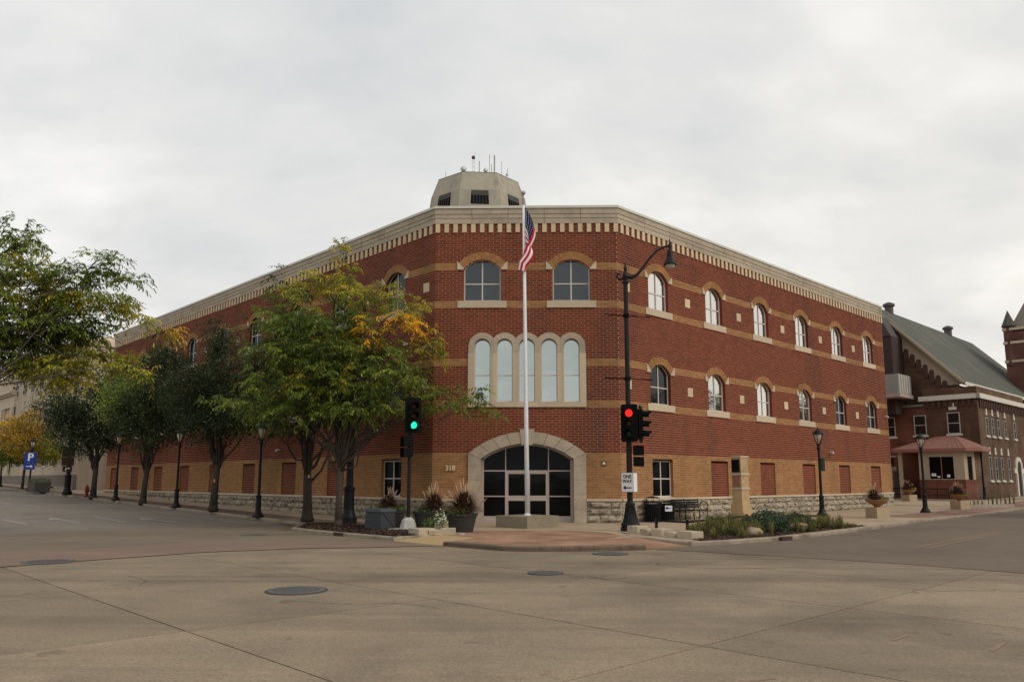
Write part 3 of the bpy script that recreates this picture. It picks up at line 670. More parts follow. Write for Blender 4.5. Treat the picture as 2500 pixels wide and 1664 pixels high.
for s_ in (-1, 1):
    zs_ = [0, .55, 1.15, 1.72, 2.3]
    for z0, z1 in zip(zs_, zs_[1:]+[None]):
        xi, xo = .02+s_*1.91, .02+s_*2.42
        poly = [(xi, z0+.003), (xo, z0+.003), (xo, z1-.003), (xi, z1-.003)] if z1 else [(xi, z0+.003), (xo, z0+.003), (xo, 2.785), (xi, 2.575)]
        m_ = MB(); m_.extr(poly, -.34, .07, TC); m_.build('jamb_stone', stone, en)
        m_ = MB(); x0, x1 = sorted((xi+s_*.17, xo-s_*.13))
        if z1 and z0 > 1: pass
sc_ = thing('entrance_door', None, None); sc_.parent = bld
D = -.36
f = MB(); cxE = .02
f.box(cxE-1.91, cxE-1.79, D-.06, D, 0, 2.60, TC); f.box(cxE+1.79, cxE+1.91, D-.06, D, 0, 2.60, TC)
f.box(cxE-1.79, cxE+1.79, D-.05, D+.002, 0, .25, TC)
for x0, x1 in ((-1.79, -.87), (.87, 1.79)): f.box(cxE+x0, cxE+x1, D-.05, D-.002, 1.03, 1.075, TC); f.box(cxE+x0, cxE+x1, D-.05, D-.002, 2.07, 2.12, TC)
f.box(cxE-.87, cxE+.87, D-.05, D-.002, 2.07, 2.12, TC)
f.box(cxE-.91, cxE-.87, D-.06, D+.006, .25, 3.02, TC); f.box(cxE+.87, cxE+.91, D-.06, D+.006, .25, 3.02, TC)
ap = arch_pts(cxE, 1.91, 2.58, .63, 20); ai = arch_pts(cxE, 1.80, 2.55, .58, 20)
n = len(ap); f.add([TC(a, D, q) for a, q in ap]+[TC(a, D, q) for a, q in ai], [(k, k+1, n+k+1, n+k) for k in range(n-1)])
f.build('frame', frmd, sc_)
gl = MB(); gl.extr([(cxE-1.85, .2)]+arch_pts(cxE, 1.85, 2.56, .60, 16)+[(cxE+1.85, .2)], D-.06, D-.045, TC)
paneE = []
for x0, x1 in ((-1.79, -.91), (-.87, .87), (.91, 1.79)):
    for z0, z1 in ((.25, 1.03), (1.075, 2.07)):
        if x0 > -1 and x1 < 1: continue
        p = MB(); p.extr([(cxE+x0, z0), (cxE+x1, z0), (cxE+x1, z1), (cxE+x0, z1)], D-.04, D-.03, TC); p.build('pane', g_dark, sc_)
    xs_ = [x0+(x1-x0)*k/8 for k in range(9)]; Rr, zc = seg_arch(1.85, 2.56, .60)
    p = MB(); p.extr([(cxE+x0, 2.12)]+[(cxE+x, zc+math.sqrt(Rr*Rr-x*x)) for x in xs_]+[(cxE+x1, 2.12)], D-.04, D-.03, TC); p.build('pane', g_dark, sc_)
for s_ in (-1, 1):          # two door leaves with kick rail
    lf = MB(); a_, b_ = (cxE-.87, cxE+.015) if s_ < 0 else (cxE+.025, cxE+.87)
    for x0, x1, z0, z1 in ((a_, a_+.095, .25, 2.07), (b_-.095, b_, .25, 2.07), (a_+.095, b_-.095, 1.97, 2.07), (a_+.095, b_-.095, .87, 1.08), (a_+.095, b_-.095, .25, .28)):
        lf.box(x0, x1, D-.045, D-.008, z0, z1, TC)
    lf.build('door_leaf', frmd, sc_)
    for z0, z1 in ((.28, .87), (1.08, 1.97)):
        p = MB(); p.extr([(a_+.095, z0), (b_-.095, z0), (b_-.095, z1), (a_+.095, z1)], D-.035, D-.028, TC); p.build('pane', g_dark, sc_)
    hx = b_-.05 if s_ < 0 else a_+.05
    h_ = MB(); h_.tube([TC(hx, D-.01, 1.12), TC(hx, D+.05, 1.14), TC(hx, D+.05, 1.42), TC(hx, D-.01, 1.44)], .011, 6); h_.build('door_handle', M('steel', (.5, .5, .5), None, rough=.3, metal=1) if 'steel' not in bpy.data.materials else bpy.data.materials['steel'], sc_)
# rock-faced base course of single stones, ledge, cornice slabs, corbel blocks, parapet cap
rs = random.Random(3); rock = []
for v_ in range(9):
    m_ = MB(); nx, nz = 5, 3; vs = []; fs = []
    for j in range(nz+1):
        for i in range(nx+1):
            ed = i in (0, nx) or j in (0, nz)
            vs.append(((i/nx-.5), -(.008 if ed else rs.uniform(.03, .13)), (j/nz-.5)))
    for j in range(nz):
        for i in range(nx): a_ = j*(nx+1)+i; fs.append((a_, a_+1, a_+nx+2, a_+nx+1))
    m_.add(vs, fs); rim = [(-.5, 0, -.5), (.5, 0, -.5), (.5, 0, .5), (-.5, 0, .5)]
    o_ = len(m_.v); m_.v += [(x, .02, z) for x, _, z in rim]
    cn = [0, nx, (nz+1)*(nx+1)-1, nz*(nx+1)]
    for k in range(4): m_.f.append((cn[k], cn[(k+1) % 4], o_+(k+1) % 4, o_+k)); m_.mi.append(0)
    m_.mi = [0]*len(m_.f); rock.append(m_.mesh('base_stone', rust))
bw = MB()
for T, a_, b_ in ((TR, 0, 28.37), (TC, 2.44, W2), (TC, -W2, -2.40), (TL, 0, 41.5)):
    bw.add([T(a_, .0, 0), T(b_, .0, 0), T(b_, .0, .87), T(a_, .0, .87)], [(0, 1, 2, 3)])
base = bw.build('base_course', M('base_mortar', (.20, .175, .14), None), bld)
cnt = 0
for T, a_, b_, rz in ((TR, 0, 28.37, rzR), (TC, 2.44, W2, 0), (TC, -W2, -2.40, 0), (TL, 0, 41.5, rzL+math.pi)):
    for row in range(3):
        x = a_
        while x < b_-.01:
            L = rs.choice((.55, .8, 1.0, 1.25)); x1 = min(b_, x+L)
            if b_-x1 < .25: x1 = b_
            h_ = .285; z_ = .015+row*h_+h_/2
            o = bpy.data.objects.new('base_stone', rs.choice(rock)); col.objects.link(o); o.parent = base; cnt += 1
            q = T((x+x1)/2, .002, z_); o.location = q; o.rotation_euler = (0, 0, rz); o.scale = (x1-x-.018, 1, h_-.016)
            x = x1
# base slabs: the side runs start at the mitre of the corner, so extend them by d/tan
def course(name, d1, z0, z1, m, nL, nC, nR, gap=.004, d0=-.02):
    for T, a_, b_, n, mit in ((TL, 0, 41.5, nL, (1, 0)), (TC, -W2, W2, nC, (1, 1)), (TR, 0, 28.37, nR, (1, 0))):
        for i in range(n):
            s0, s1 = a_+(b_-a_)*i/n, a_+(b_-a_)*(i+1)/n
            f0 = .414*d1 if (i == 0 and mit[0]) else -gap; f1 = .414*d1 if (i == n-1 and mit[1]) else -gap
            if T is not TC and i == 0: f0 = -(-.414*d1)
            m_ = MB(); vs = [T(s0+(0 if i == 0 else gap), d0, z0), T(s1-(0 if i == n-1 else gap), d0, z0), T(s1+(f1 if i == n-1 and mit[1] else -gap), d1, z0), T(s0-(f0 if i == 0 else -gap), d1, z0)]
            vs += [(x, y, z1) for x, y, _ in vs]
            m_.add(vs, [(0, 1, 2, 3), (4, 5, 6, 7), (0, 4, 5, 1), (1, 5, 6, 2), (2, 6, 7, 3), (3, 7, 4, 0)]); m_.build(name, m, bld)
course('cornice_slab', .055, 12.603, 12.820, stone, 22, 5, 15, .009)
course('cornice_slab', .065, 12.838, 13.004, stone, 22, 5, 15, .009)
course('cornice_slab', .080, 13.022, 13.254, stone, 22, 5, 15, .009)
course('parapet_cap', .12, 13.266, 13.376, capm, 7, 2, 5)
jb_ = MB()
for T, a_, b_ in ((TL, 0, 41.5), (TC, -W2, W2), (TR, 0, 28.37)):
    jb_.add([T(a_, .035, 12.6), T(b_, .035, 12.6), T(b_, .035, 13.27), T(a_, .035, 13.27)], [(0, 1, 2, 3)])
jb_.build('cornice_backing', M('dark_joint', (.10, .085, .065), None), bld)
for T, a_, b_, rz in ((TL, .30, 41.4, 0), (TC, -W2+.09, W2-.05, 0), (TR, .30, 28.3, 0)):
    n = round((b_-a_)/.3855); 
    for i in range(n+1):
        s_ = a_+(b_-a_)*i/n
        m_ = MB(); m_.box(s_-.095, s_+.095, 0, .045, 12.214, 12.60, T); m_.build('corbel_block', dent, bld)
# ledge (skips the entrance)
for T, a_, b_, n in ((TL, 0, 41.5, 24), (TC, -W2, -2.41, 1), (TC, 2.45, W2, 1), (TR, 0, 28.37, 18)):
    for i in range(n):
        s0, s1 = a_+(b_-a_)*i/n, a_+(b_-a_)*(i+1)/n
        m_ = MB(); m_.box(s0+.003, s1-.003, -.02, .085, .868, Z_LEDGE, T); m_.build('ledge_stone', stone2, bld)
# house number, plaque, wall cameras
def text(body, size, loc, rot, m, parent=None, name='lettering', ext=.004, bold=.0, align='CENTER', sx=1.):
    cu = bpy.data.curves.new(name, 'FONT'); cu.body = body; cu.size = size; cu.extrude = ext; cu.offset = bold; cu.align_x = align; cu.align_y = 'CENTER'; cu.resolution_u = 3
    t_ = bpy.data.objects.new('tmp', cu); col.objects.link(t_); dg = bpy.context.evaluated_depsgraph_get()
    me = bpy.data.meshes.new_from_object(t_.evaluated_get(dg)); bpy.data.objects.remove(t_); me.materials.clear(); me.materials.append(m)
    o = bpy.data.objects.new(name, me); col.objects.link(o); o.location = loc; o.rotation_euler = rot; o.scale = (sx, 1, 1)
    if parent: o.parent = parent
    return o
brass = M('brass_numeral', (.72, .58, .36), (.62, .48, .28), 8, .5)
hn = thing('house_number', None, None); hn.parent = bld
for i, ch in enumerate('318'): text(ch, .29, (-3.27+i*.135, -.05, 2.195), (R(90), 0, 0), brass, hn, 'numeral', .012, .010)
pl_ = MB(); pl_.box(3.07, 3.27, .0, .03, 2.29, 2.50, TC); pl_.build('plaque', M('bronze', (.14, .12, .07), (.10, .09, .06), 10, .5, metal=.4), bld)
p = MB(); p.lathe([(.02, .03), (.06, .035), (.06, .045)], 12, lambda x, y, z: TC(3.17+x, z, 2.395+y)); p.build('plaque_seal', brass, bld)
for T, s_, z_ in ((TR, 19.4, 3.35), (TL, 1.9, 7.6), (TL, 13.2, 3.3), (TR, 27.9, 5.9)):
    q = MB(); q.box(s_-.05, s_+.05, 0, .12, z_-.04, z_+.04, T); q.tube([T(s_-.02, .12, z_), T(s_-.14, .26, z_-.06)], .05, 8); q.build('security_camera', white, bld)
# ------------------------------------------------------------------ concrete tower behind
twr = thing('concrete_tower', 'octagonal concrete tower top with antennas showing above the parapet', 'tower', (-7.1, 76, 0))
tcon = M('board_concrete', (.40, .36, .28), (.31, .28, .22), 1.2, .95, .4, 6, c3=(.24, .22, .18), sc3=.55, streak=True)
ph = R(22.5+6); ringz = [(7.3, 10), (7.3, 39.0), (7.15, 40.75), (6.05, 43.55)]
b = MB(); b.lathe([(6.6, 0), (6.6, 36), (7.55, 38.2), (7.15, 40.75), (6.1, 43.6), (5.9, 43.62)], 8, ph=ph); b.build('shell', tcon, twr)
b = MB(); b.lathe([(6.13, 43.5), (6.16, 43.62), (6.0, 43.68)], 8, ph=ph); b.build('roof_edge', M('copper_trim', (.18, .24, .2), None), twr)
louv = M('louvre_dark', (.05, .045, .04), None, rough=.6)
for k in range(8):
    a = ph+math.pi/8+k*math.pi/4; n_ = Vector((math.cos(a), math.sin(a), 0)); t_ = Vector((-math.sin(a), math.cos(a), 0))
    def TT(s, d, z, n_=n_, t_=t_): ap_ = (7.55+(7.15-7.55)*(z-38.2)/2.55)*math.cos(math.pi/8)+d; return tuple(n_*ap_+t_*s+Vector((0, 0, z)))
    if n_.y > .3: continue
    wn = thing('window', None, None); wn.parent = twr
    q = MB(); q.add([TT(s, .03, z) for s, z in ((-1.25, 38.6), (1.25, 38.6), (1.15, 40.65), (-1.15, 40.65))], [(0, 1, 2, 3)]); q.build('pane', g_dark, wn)
    q = MB(); q.add([TT(s, .05, z) for s, z in ((-1.2, 39.9), (1.2, 39.9), (1.15, 40.65), (-1.15, 40.65))], [(0, 1, 2, 3)])
    for i in range(-2, 3): q.box(i*.42-.03, i*.42+.03, .03, .10, 38.6, 39.9, TT)
    q.build('louvre', louv, wn)
an = M('antenna_metal', (.32, .31, .30), None, rough=.5); X0 = 7.1
def stick(x, z1, r, y=-4.3): q = MB(); q.tube([(x+X0, y, 43.3), (x+X0, y, z1)], r, 5); q.build('antenna', an, twr)
for x, z1, r in ((-6.6, 45.4, .07), (-5.2, 46.3, .04), (-4.5, 46.2, .10), (-3.5, 45.3, .035), (-11.5, 44.9, .04), (-4.9, 44.9, .05), (-2.7, 44.3, .04)): stick(x, z1+.05, r, -5.0 if x > -9 else -2.5)
mast = MB()
for dx_ in (-.16, .16): mast.tube([(-7.5+X0+dx_, -3.6, 43.3), (-7.5+X0+dx_, -3.6, 46.2)], .035, 4)
for i in range(9): z_ = 43.5+i*.3; mast.tube([(-7.66+X0, -3.6, z_), (-7.34+X0, -3.6, z_+.3*(1 if i % 2 else -1)*.5+.15)], .025, 4)
mast.tube([(-7.34+X0, -3.6, 46.2), (-7.34+X0, -3.6, 47.4)], .03, 4); mast.build('lattice_mast', M('mast_paint', (.65, .60, .58), None), twr)
q = MB(); q.lathe([(.02, -.27), (.2, -.2), (.27, 0), (.2, .2), (.02, .27)], 12, lambda x, y, z: (-7.52+X0+x, -3.8+y, 46.5+z)); q.build('radome', M('radome_dark', (.08, .06, .06), None), twr, True)
dish = M('dish_white', (.6, .6, .58), None, rough=.5)
for x, z, r in ((-8.75, 43.95, .42), (-5.7, 43.75, .33), (-2.75, 43.1, .22)):
    q = MB(); T_ = lambda a_, b_, d_, x=x, z=z: (x+X0+a_, -5.25-d_, z+.22+b_)
    q.lathe([(r, .14), (r*.8, .06), (r*.4, .01), (.01, 0)], 14, T_); q.tube([(x+X0, -5.2, z-r-.3), (x+X0, -5.2, z+.22)], .05, 5); q.build('dish', dish, twr, True)
# ------------------------------------------------------------------ theatre-like hall on the right
hall = thing('brick_hall', 'dark brick hall with a steep grey-green gable roof and two-storey front wing', 'building')
def TQ(p0):   # wall facing the camera side, at distance p0 along the street: T(m, d, z)
    def T(m, d, z): x, y = pq(p0-d, m); return (x, y, z)
    return T
def TS(m0):   # wall facing the street at offset m0: T(p, d, z)
    def T(p, d, z): x, y = pq(p, m0+d); return (x, y, z)
    return T
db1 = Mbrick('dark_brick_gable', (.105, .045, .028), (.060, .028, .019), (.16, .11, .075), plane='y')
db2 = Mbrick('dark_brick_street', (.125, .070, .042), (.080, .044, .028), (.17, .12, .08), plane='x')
rb1 = Mbrick('wing_brick', (.165, .046, .028), (.115, .033, .022), (.2, .13, .09), plane='y')
cream = M('cream_paint', (.42, .34, .24), (.37, .30, .21), 3, .8)
creamw = M('white_trim', (.66, .62, .54), (.58, .54, .46), 4, .7)
slate = M('grey_green_shingle', (.098, .10, .082), (.074, .076, .064), 3, .95, .8, 12, c3=(.118, .116, .094), sc3=.35, speck=.3)
def block(name, p0, p1, m0, m1, z0, z1, mats, par):
    b = MB(); A = [pq(p0, m1), pq(p0, m0), pq(p1, m0), pq(p1, m1)]
    vs = [(x, y, z0) for x, y in A]+[(x, y, z1) for x, y in A]
    b.add(vs, [(0, 1, 5, 4)], 0); b.add(vs, [(3, 0, 4, 7)], min(1, len(mats)-1)); b.add(vs, [(1, 2, 6, 5), (2, 3, 7, 6), (4, 5, 6, 7), (0, 3, 2, 1)], 0)
    return b.build(name, mats, par)
block('wall', 44.4, 57.4, -2.2, 1.7, -.2, 8.95, [db1, db2], hall)
block('wing_wall', 44.4, 50, -6.5, -2.2, -.2, 7.72, [rb1, rb1], hall)
block('hall_wall', 45.3, 72.5, -13, .25, 0, 9.2, [db1, db2], hall)
# cornice round the front block
for a_ in (('x', 44.15, 57.5, 1.7, 1.95), ('y', 44.15, 44.4, -2.45, 1.95)):
    block('cornice', a_[1], a_[2], a_[3] if a_[0] == 'x' else -2.45, a_[4], 8.0, 8.38, [creamw], hall)
# corbel table below the cornice
dk = M('corbel_brick', (.085, .045, .033), None)
TG = TQ(44.4); TST = TS(1.7)
for i in range(9):
    m_ = MB(); s_ = -1.95+i*.43; m_.box(s_, s_+.2, 0, .12, 7.45, 7.98, TG); m_.build('corbel', dk, hall)
for i in range(28):
    m_ = MB(); s_ = 44.7+i*.45; m_.box(s_, s_+.2, 0, .12, 7.3, 7.98, TST); m_.build('corbel', dk, hall)
# roof: gable end wall with stepped corbels, planes, rakes
RX, RZ, EX, EZ = -6.2, 16.75, .85, 9.42; LX = -13.2
def roofplane(name, p0, p1, ma, za_, mb_, zb_, th=.25):
    b = MB(); pts = []
    for dz in (0, -th):
        pts += [(*pq(p0, ma), za_+dz), (*pq(p1, ma), za_+dz), (*pq(p1, mb_), zb_+dz), (*pq(p0, mb_), zb_+dz)]
    b.add(pts, [(0, 1, 2, 3), (4, 5, 6, 7), (0, 1, 5, 4), (1, 2, 6, 5), (2, 3, 7, 6), (3, 0, 4, 7)]); return b.build(name, slate, hall)
roofplane('roof', 44.7, 73, RX, RZ, EX, EZ); roofplane('roof', 44.7, 73, RX, RZ, LX, EZ)
gw = MB(); TGE = TQ(45.3)
gw.extr([(-13, 9.2), (.25, 9.2), (RX, 16.0)], -.3, 0, TGE); gw.build('gable_wall', db1, hall)
crm = MB(); crm.extr([(.55, 9.25), (RX, 16.35), (RX, 14.9), (-.9, 9.25)], -.02, .05, TGE); crm.build('gable_band', cream, hall)
for i in range(13):     # stepped arches under the rake
    s_ = .05-i*.46; z_ = 9.0+i*.46*(16.75-9.4)/7.05
    m_ = MB(); m_.extr([(s_-.52, z_-.9), (s_-.14, z_-.9), (s_-.14, z_+.0), (s_-.2, z_+.14), (s_-.33, z_+.2), (s_-.46, z_+.14), (s_-.52, z_)], .0, .09, TGE); m_.build('corbel', dk, hall)
for k_, (o1, th, mt_) in enumerate(((.0, .16, cream), (.18, .14, M('rake_trim', (.30, .25, .18), None)))):
    m_ = MB(); m_.extr([(EX, EZ-o1), (RX, RZ-o1), (RX, RZ-o1-th), (EX-.1, EZ-o1-th)], .55-.12*k_, .72-.12*k_, TGE); m_.build('rake_board', mt_, hall)
ev = MB(); ev.extr([(44.7, 9.1), (64, 9.1), (64, 9.38), (44.7, 9.38)], -.15, -.02, TS(EX+.1)); ev.build('eave_board', creamw, hall)
for p_ in (49.6, 65.2):
    q = MB(); x, y = pq(p_, RX); q.lathe([(.36, RZ-.4), (.36, RZ+.45), (.50, RZ+.5), (.50, RZ+.7), (.22, RZ+.85), (.05, RZ+.9)], 12, lambda a_, b_, z, x=x, y=y: (x+a_, y+b_, z)); q.build('roof_vent', M('vent_metal', (.10, .085, .08), None, rough=.7) if 'vent_metal' not in bpy.data.materials else bpy.data.materials['vent_metal'], hall)
# dark clad stair block and the metal box hung in front
block('stair_tower', 42.9, 45.3, -8, -3.75, 7.0, 13.4, [M('dark_cladding', (.055, .035, .03), (.045, .03, .026), 2, .9)], hall)
rfp = MB(); rfp.extr([(-8, 13.4), (-3.75, 13.4), (-4.6, 15.2), (-8, 17)], -.2, 2.2, TQ(45.0)); rfp.build('stair_roof', M('stair_roof_dark', (.07, .06, .055), None), hall)
metal = M('galvanised_sheet', (.30, .29, .265), (.24, .235, .215), 3, .6)
hv = thing('duct_box', None, None); hv.parent = hall
b = block('duct_body', 41.6, 44.3, -6.5, -2.95, 8.55, 10.1, [metal], hv); block('duct_base', 41.5, 44.35, -6.5, -2.85, 8.25, 8.54, [M('pinkish_trim', (.38, .30, .26), None)], hv)
for i in range(5): m_ = MB(); m_.box(41.7+i*.5, 41.78+i*.5, .0, .05, 8.6, 10.05, TS(-2.95)); m_.build('duct_rib', creamw, hv)
gt = MB(); gt.box(-6.5, -2.15, 0, .15, 7.6, 7.78, TG); gt.build('gutter', M('gutter_metal', (.16, .18, .16), None, rough=.5), hall)
def sash(T, s0, s1, z0, z1, par, arch=None, sill=True, fw=.07, head=None):
    wn = thing('window', None, None); wn.parent = par; zm = (z0+z1)/2
    f = MB()
    for a_, b_, q0, q1 in ((s0, s0+fw, z0, z1), (s1-fw, s1, z0, z1), (s0+fw, s1-fw, z0, z0+fw), (s0+fw, s1-fw, z1-fw, z1), (s0+fw, s1-fw, zm-fw*.4, zm+fw*.4)): f.box(a_, b_, -.02, .05, q0, q1, T)
    f.build('frame', M('sash_paint', (.42, .40, .36), None, rough=.6) if 'sash_paint' not in bpy.data.materials else bpy.data.materials['sash_paint'], wn)
    for q0, q1 in ((z0+fw, zm-fw*.4), (zm+fw*.4, z1-fw)): p = MB(); p.box(s0+fw, s1-fw, -.01, .02, q0, q1, T); p.build('pane', g_dark2, wn)
    if sill: p = MB(); p.box(s0-.12, s1+.12, -.0, .12, z0-.14, z0-.002, T); p.build('sill', creamw, wn)
    if head == 'key':
        p = MB(); cm = (s0+s1)/2; p.box(cm-.12, cm+.12, 0, .07, z1+.2, z1+.75, T); p.box(cm-.28, cm+.28, 0, .075, z1+.2, z1+.45, T) if s1-s0 > .8 else p.box(cm-.17, cm+.17, 0, .075, z1+.2, z1+.42, T); p.build('keystone', creamw, wn)
    if head == 'arch':
        p = MB(); cm = (s0+s1)/2; Rr, zc = seg_arch((s1-s0)/2+.05, z1+.02, .14); a = math.asin(((s1-s0)/2+.05)/Rr); ring(T, cm, zc, Rr, Rr+.22, -a, a, 9, 0, .04, mb=p); p.build('arch_bricks', rb1, wn)
    return wn
sash(TG, -.51, .41, 5.33, 7.0, hall, head='key'); sash(TG, -2.98, -2.05, 5.31, 6.92, hall, head='arch'); sash(TG, -5.15, -4.44, 5.27, 6.88, hall, head='arch')
for s_ in (46.25, 47.75, 49.3, 51.15, 53.85): sash(TST, s_-.3, s_+.3, 5.2, 6.6, hall, head='key', fw=.05)
for s_ in (46.3, 47.8, 49.4, 51.3): sash(TST, s_-.3, s_+.3, 1.75, 3.55, hall, head='key', fw=.05)
dr = thing('arched_door', None, None); dr.parent = hall
p = MB(); ring(TST, 54.0, 2.75, .62, .95, -1.57, 1.57, 11, 0, .12, mb=p); p.box(52.6, 53.38, 0, .1, 2.35, 2.75, TST); p.box(54.62, 55.5, 0, .1, 2.35, 2.75, TST); p.box(53.05, 53.38, 0, .12, .25, 2.35, TST); p.box(54.62, 54.95, 0, .12, .25, 2.35, TST); p.build('door_surround', creamw, dr)
p = MB(); p.extr([(53.38, .3), (54.62, .3), (54.62, 2.75), (54.4, 3.2), (54, 3.37), (53.6, 3.2), (53.38, 2.75)], 0, .03, TST); p.build('door_leaf', M('dark_door', (.03, .022, .018), None), dr)
# service doorway in the wing
dw = thing('service_door', None, None); dw.parent = hall
cs = M('grey_concrete_trim', (.30, .27, .23), None)
p = MB(); p.box(-4.75, -4.45, 0, 1.2, .0, 2.5, TG); p.box(-5.5, -4.45, 0, .35, 2.5, 2.85, TG); p.box(-5.4, -4.45, 0, .06, 3.6, 3.75, TG); p.build('door_surround', cs, dw)
p = MB(); p.box(-5.45, -4.76, 0, .03, 2.86, 3.6, TG); p.build('transom_glass', g_dark2, dw)
p = MB(); p.box(-5.45, -4.76, 0, .04, .05, 2.5, TG); p.build('door_leaf', M('green_black_door', (.02, .028, .022), None), dw)
# bay porch with copper-coloured hipped roof
bay = thing('entrance_porch', None, None); bay.parent = hall
def pm(p, m, z): return (*pq(p, m), z)
copr = M('terracotta_metal_roof', (.26, .135, .10), (.22, .115, .085), 3, .75, spec=.15)
b = MB(); ea = [pm(44.4, -3.7, 4.12), pm(41.2, -3.7, 4.12), pm(41.2, 1.55, 4.12), pm(42.2, 2.35, 4.12), pm(44.4, 2.35, 4.12)]; ri = [pm(44.4, -1.35, 5.12), pm(43.6, -1.1, 5.12), pm(43.6, .15, 5.12), pm(44.4, .3, 5.12)]
b.add(ea+ri, [(0, 1, 6, 5), (1, 2, 7, 6), (2, 3, 7), (3, 4, 8, 7), (5, 6, 7, 8)]); b.build('porch_roof', copr, bay)
for i in range(14):
    t_ = i/13; s_ = -3.6+5.1*t_; r_ = -1.1+1.25*t_; q = MB(); q.tube([pm(41.2, s_, 4.135), pm(43.6, r_, 5.135)], .022, 4); q.build('roof_seam', copr, bay)
for i in range(6):
    t_ = i/5; q = MB(); q.tube([pm(41.2+3.1*t_, -3.7, 4.135), pm(43.6+.8*t_, -1.1-.25*t_, 5.135)], .022, 4); q.build('roof_seam', copr, bay)
fs_ = M('fascia_copper', (.27, .12, .095), None, rough=.6)
q = MB(); q.add([(x, y, z) for z in (3.88, 4.12) for x, y, _ in ea], [(i, i+1, 6+i, 5+i) for i in range(4)]+[(0, 1, 2, 3, 4)]); q.build('fascia', fs_, bay)
TB = TQ(41.5)
q = MB()
for a_, b_, z0, z1 in ((-1.85, -1.12, 1.8, 3.88), (.58, 1.3, 1.8, 3.88), (-1.12, .58, 3.5, 3.88), (-1.12, .58, 1.8, 1.86)): q.box(a_, b_, -.15, 0, z0, z1, TB)
q.build('bay_wall', cream, bay)
q = MB(); q.box(-1.12, .58, -.12, -.09, 1.86, 3.5, TB); q.build('pane', g_dark, bay)
q = MB(); q.box(-.30, -.25, -.09, -.02, 1.86, 3.5, TB); q.build('mullion', fs_, bay)
q = MB(); q.box(-1.85, 1.3, -.2, .02, .15, 1.8, TB); q.build('bay_base', rb1, bay)
# canted right side
def Tcant(s, d, z): x0, y0 = pq(41.5, 1.3); x1, y1 = pq(42.4, 1.66); L = math.hypot(x1-x0, y1-y0); ux, uy = (x1-x0)/L, (y1-y0)/L; return (x0+ux*s+uy*d, y0+uy*s-ux*d, z)
q = MB(); q.box(0, .35, -.12, 0, 1.8, 3.88, Tcant); q.box(.85, 1.11, -.12, 0, 1.8, 3.88, Tcant); q.box(.35, .85, -.12, 0, 3.5, 3.88, Tcant); q.build('bay_wall', cream, bay)
q = MB(); q.box(.35, .85, -.1, -.07, 1.8, 3.5, Tcant); q.build('pane', g_dark, bay)
q = MB(); q.box(0, 1.11, -.15, .02, .15, 1.8, Tcant); q.build('bay_base', rb1, bay)
q = MB(); q.add([pm(42.4, 1.66, .15), pm(44.4, 1.66, .15), pm(44.4, 1.66, 3.88), pm(42.4, 1.66, 3.88)], [(0, 1, 2, 3)]); q.build('bay_return', db1, bay)  # dark brick colour stands in for the shadow on this return
q = MB(); q.box(-3.35, -3.08, -.2, .0, .3, 3.88, TQ(41.5)); q.build('porch_post', cream, bay)
for (a_, z_, w_, h_) in ((-1.02, 2.05, .32, .22), (-.62, 1.95, .2, .12), (.05, 1.98, .22, .2)):
    q = MB(); q.box(a_, a_+w_, -.088, -.085, z_, z_+h_, TB); q.build('paper_notice', white, bay)
# ramp railing
rl_ = thing('ramp_railing', 'black ramp railing in front of the porch of the brick hall', 'railing')
q = MB(); q.tube([pm(40.2, -3.4, 1.15), pm(40.2, 1.3, 1.1)], .03, 6); q.tube([pm(40.2, -3.4, .7), pm(40.2, 1.3, .65)], .02, 6); q.build('rail', blackm, rl_)
for i in range(7): q = MB(); s_ = -3.4+i*.78; q.tube([pm(40.2, s_, .2), pm(40.2, s_, 1.14)], .025, 5); q.build('post', blackm, rl_)
for i in range(30): q = MB(); s_ = -3.35+i*.155; q.tube([pm(40.2, s_, .3), pm(40.2, s_, 1.1)], .011, 4); q.build('baluster', blackm, rl_)
rw = MB(); rw.box(-3.6, 2.3, 0, .25, .1, .38, TQ(40.1)); tag(rw.build('ramp_wall', conc), 'low concrete ramp edge under the black railing of the porch', 'low wall')
# church tower
cht = thing('church_tower', 'brick church tower with corner turret and slate spire at the right edge', 'tower')
block('wall', 65, 70.5, -1.15, 4.4, 0, 16.2, [Mbrick('tower_brick', (.15, .055, .04), (.12, .045, .034), (.15, .1, .08), plane='y'), Mbrick('tower_brick_side', (.16, .07, .05), (.13, .055, .04), (.16, .11, .08), plane='x')], cht)
for z_ in (13.15, 15.0, 16.35): block('stone_band', 64.9, 70.6, -1.25, 4.5, z_, z_+.25, [stone2], cht)
TK = TQ(65)
q = MB(); x, y = pq(65.35, -.75); q.lathe([(.50, 12.9), (.50, 16.7), (.62, 16.75), (.62, 16.85), (.03, 18.3)], 8, lambda a_, b_, z: (x+a_, y+b_, z)); q.build('turret', Mbrick('turret_brick', (.15, .055, .04), (.12, .045, .034), (.15, .1, .08), plane='y'), cht)
q = MB(); q.lathe([(.66, 16.82), (.34, 17.6), (.03, 18.4)], 8, lambda a_, b_, z: (x+a_, y+b_, z)); q.build('turret_roof', slate, cht)
q = MB(); v = [pm(65.2, -.8, 16.3), pm(70.3, -.8, 16.3), pm(70.3, 4.1, 16.3), pm(65.2, 4.1, 16.3), pm(67.75, 1.65, 21.9)]; q.add(v, [(0, 1, 4), (1, 2, 4), (2, 3, 4), (3, 0, 4)]); q.build('spire', M('spire_slate', (.22, .195, .16), (.17, .15, .125), 2, .95, .5, 20), cht)
q = MB(); q.extr([(.55, 13.4), (1.75, 13.4), (1.75, 15.0), (1.5, 15.5), (1.15, 15.65), (.8, 15.5), (.55, 15.0)], 0, .06, TK); q.build('belfry_opening', louv, cht)
for i in range(13): q = MB(); q.box(.58, 1.72, .06, .12, 13.5+i*.16, 13.58+i*.16, TK); q.build('louvre', creamw, cht)
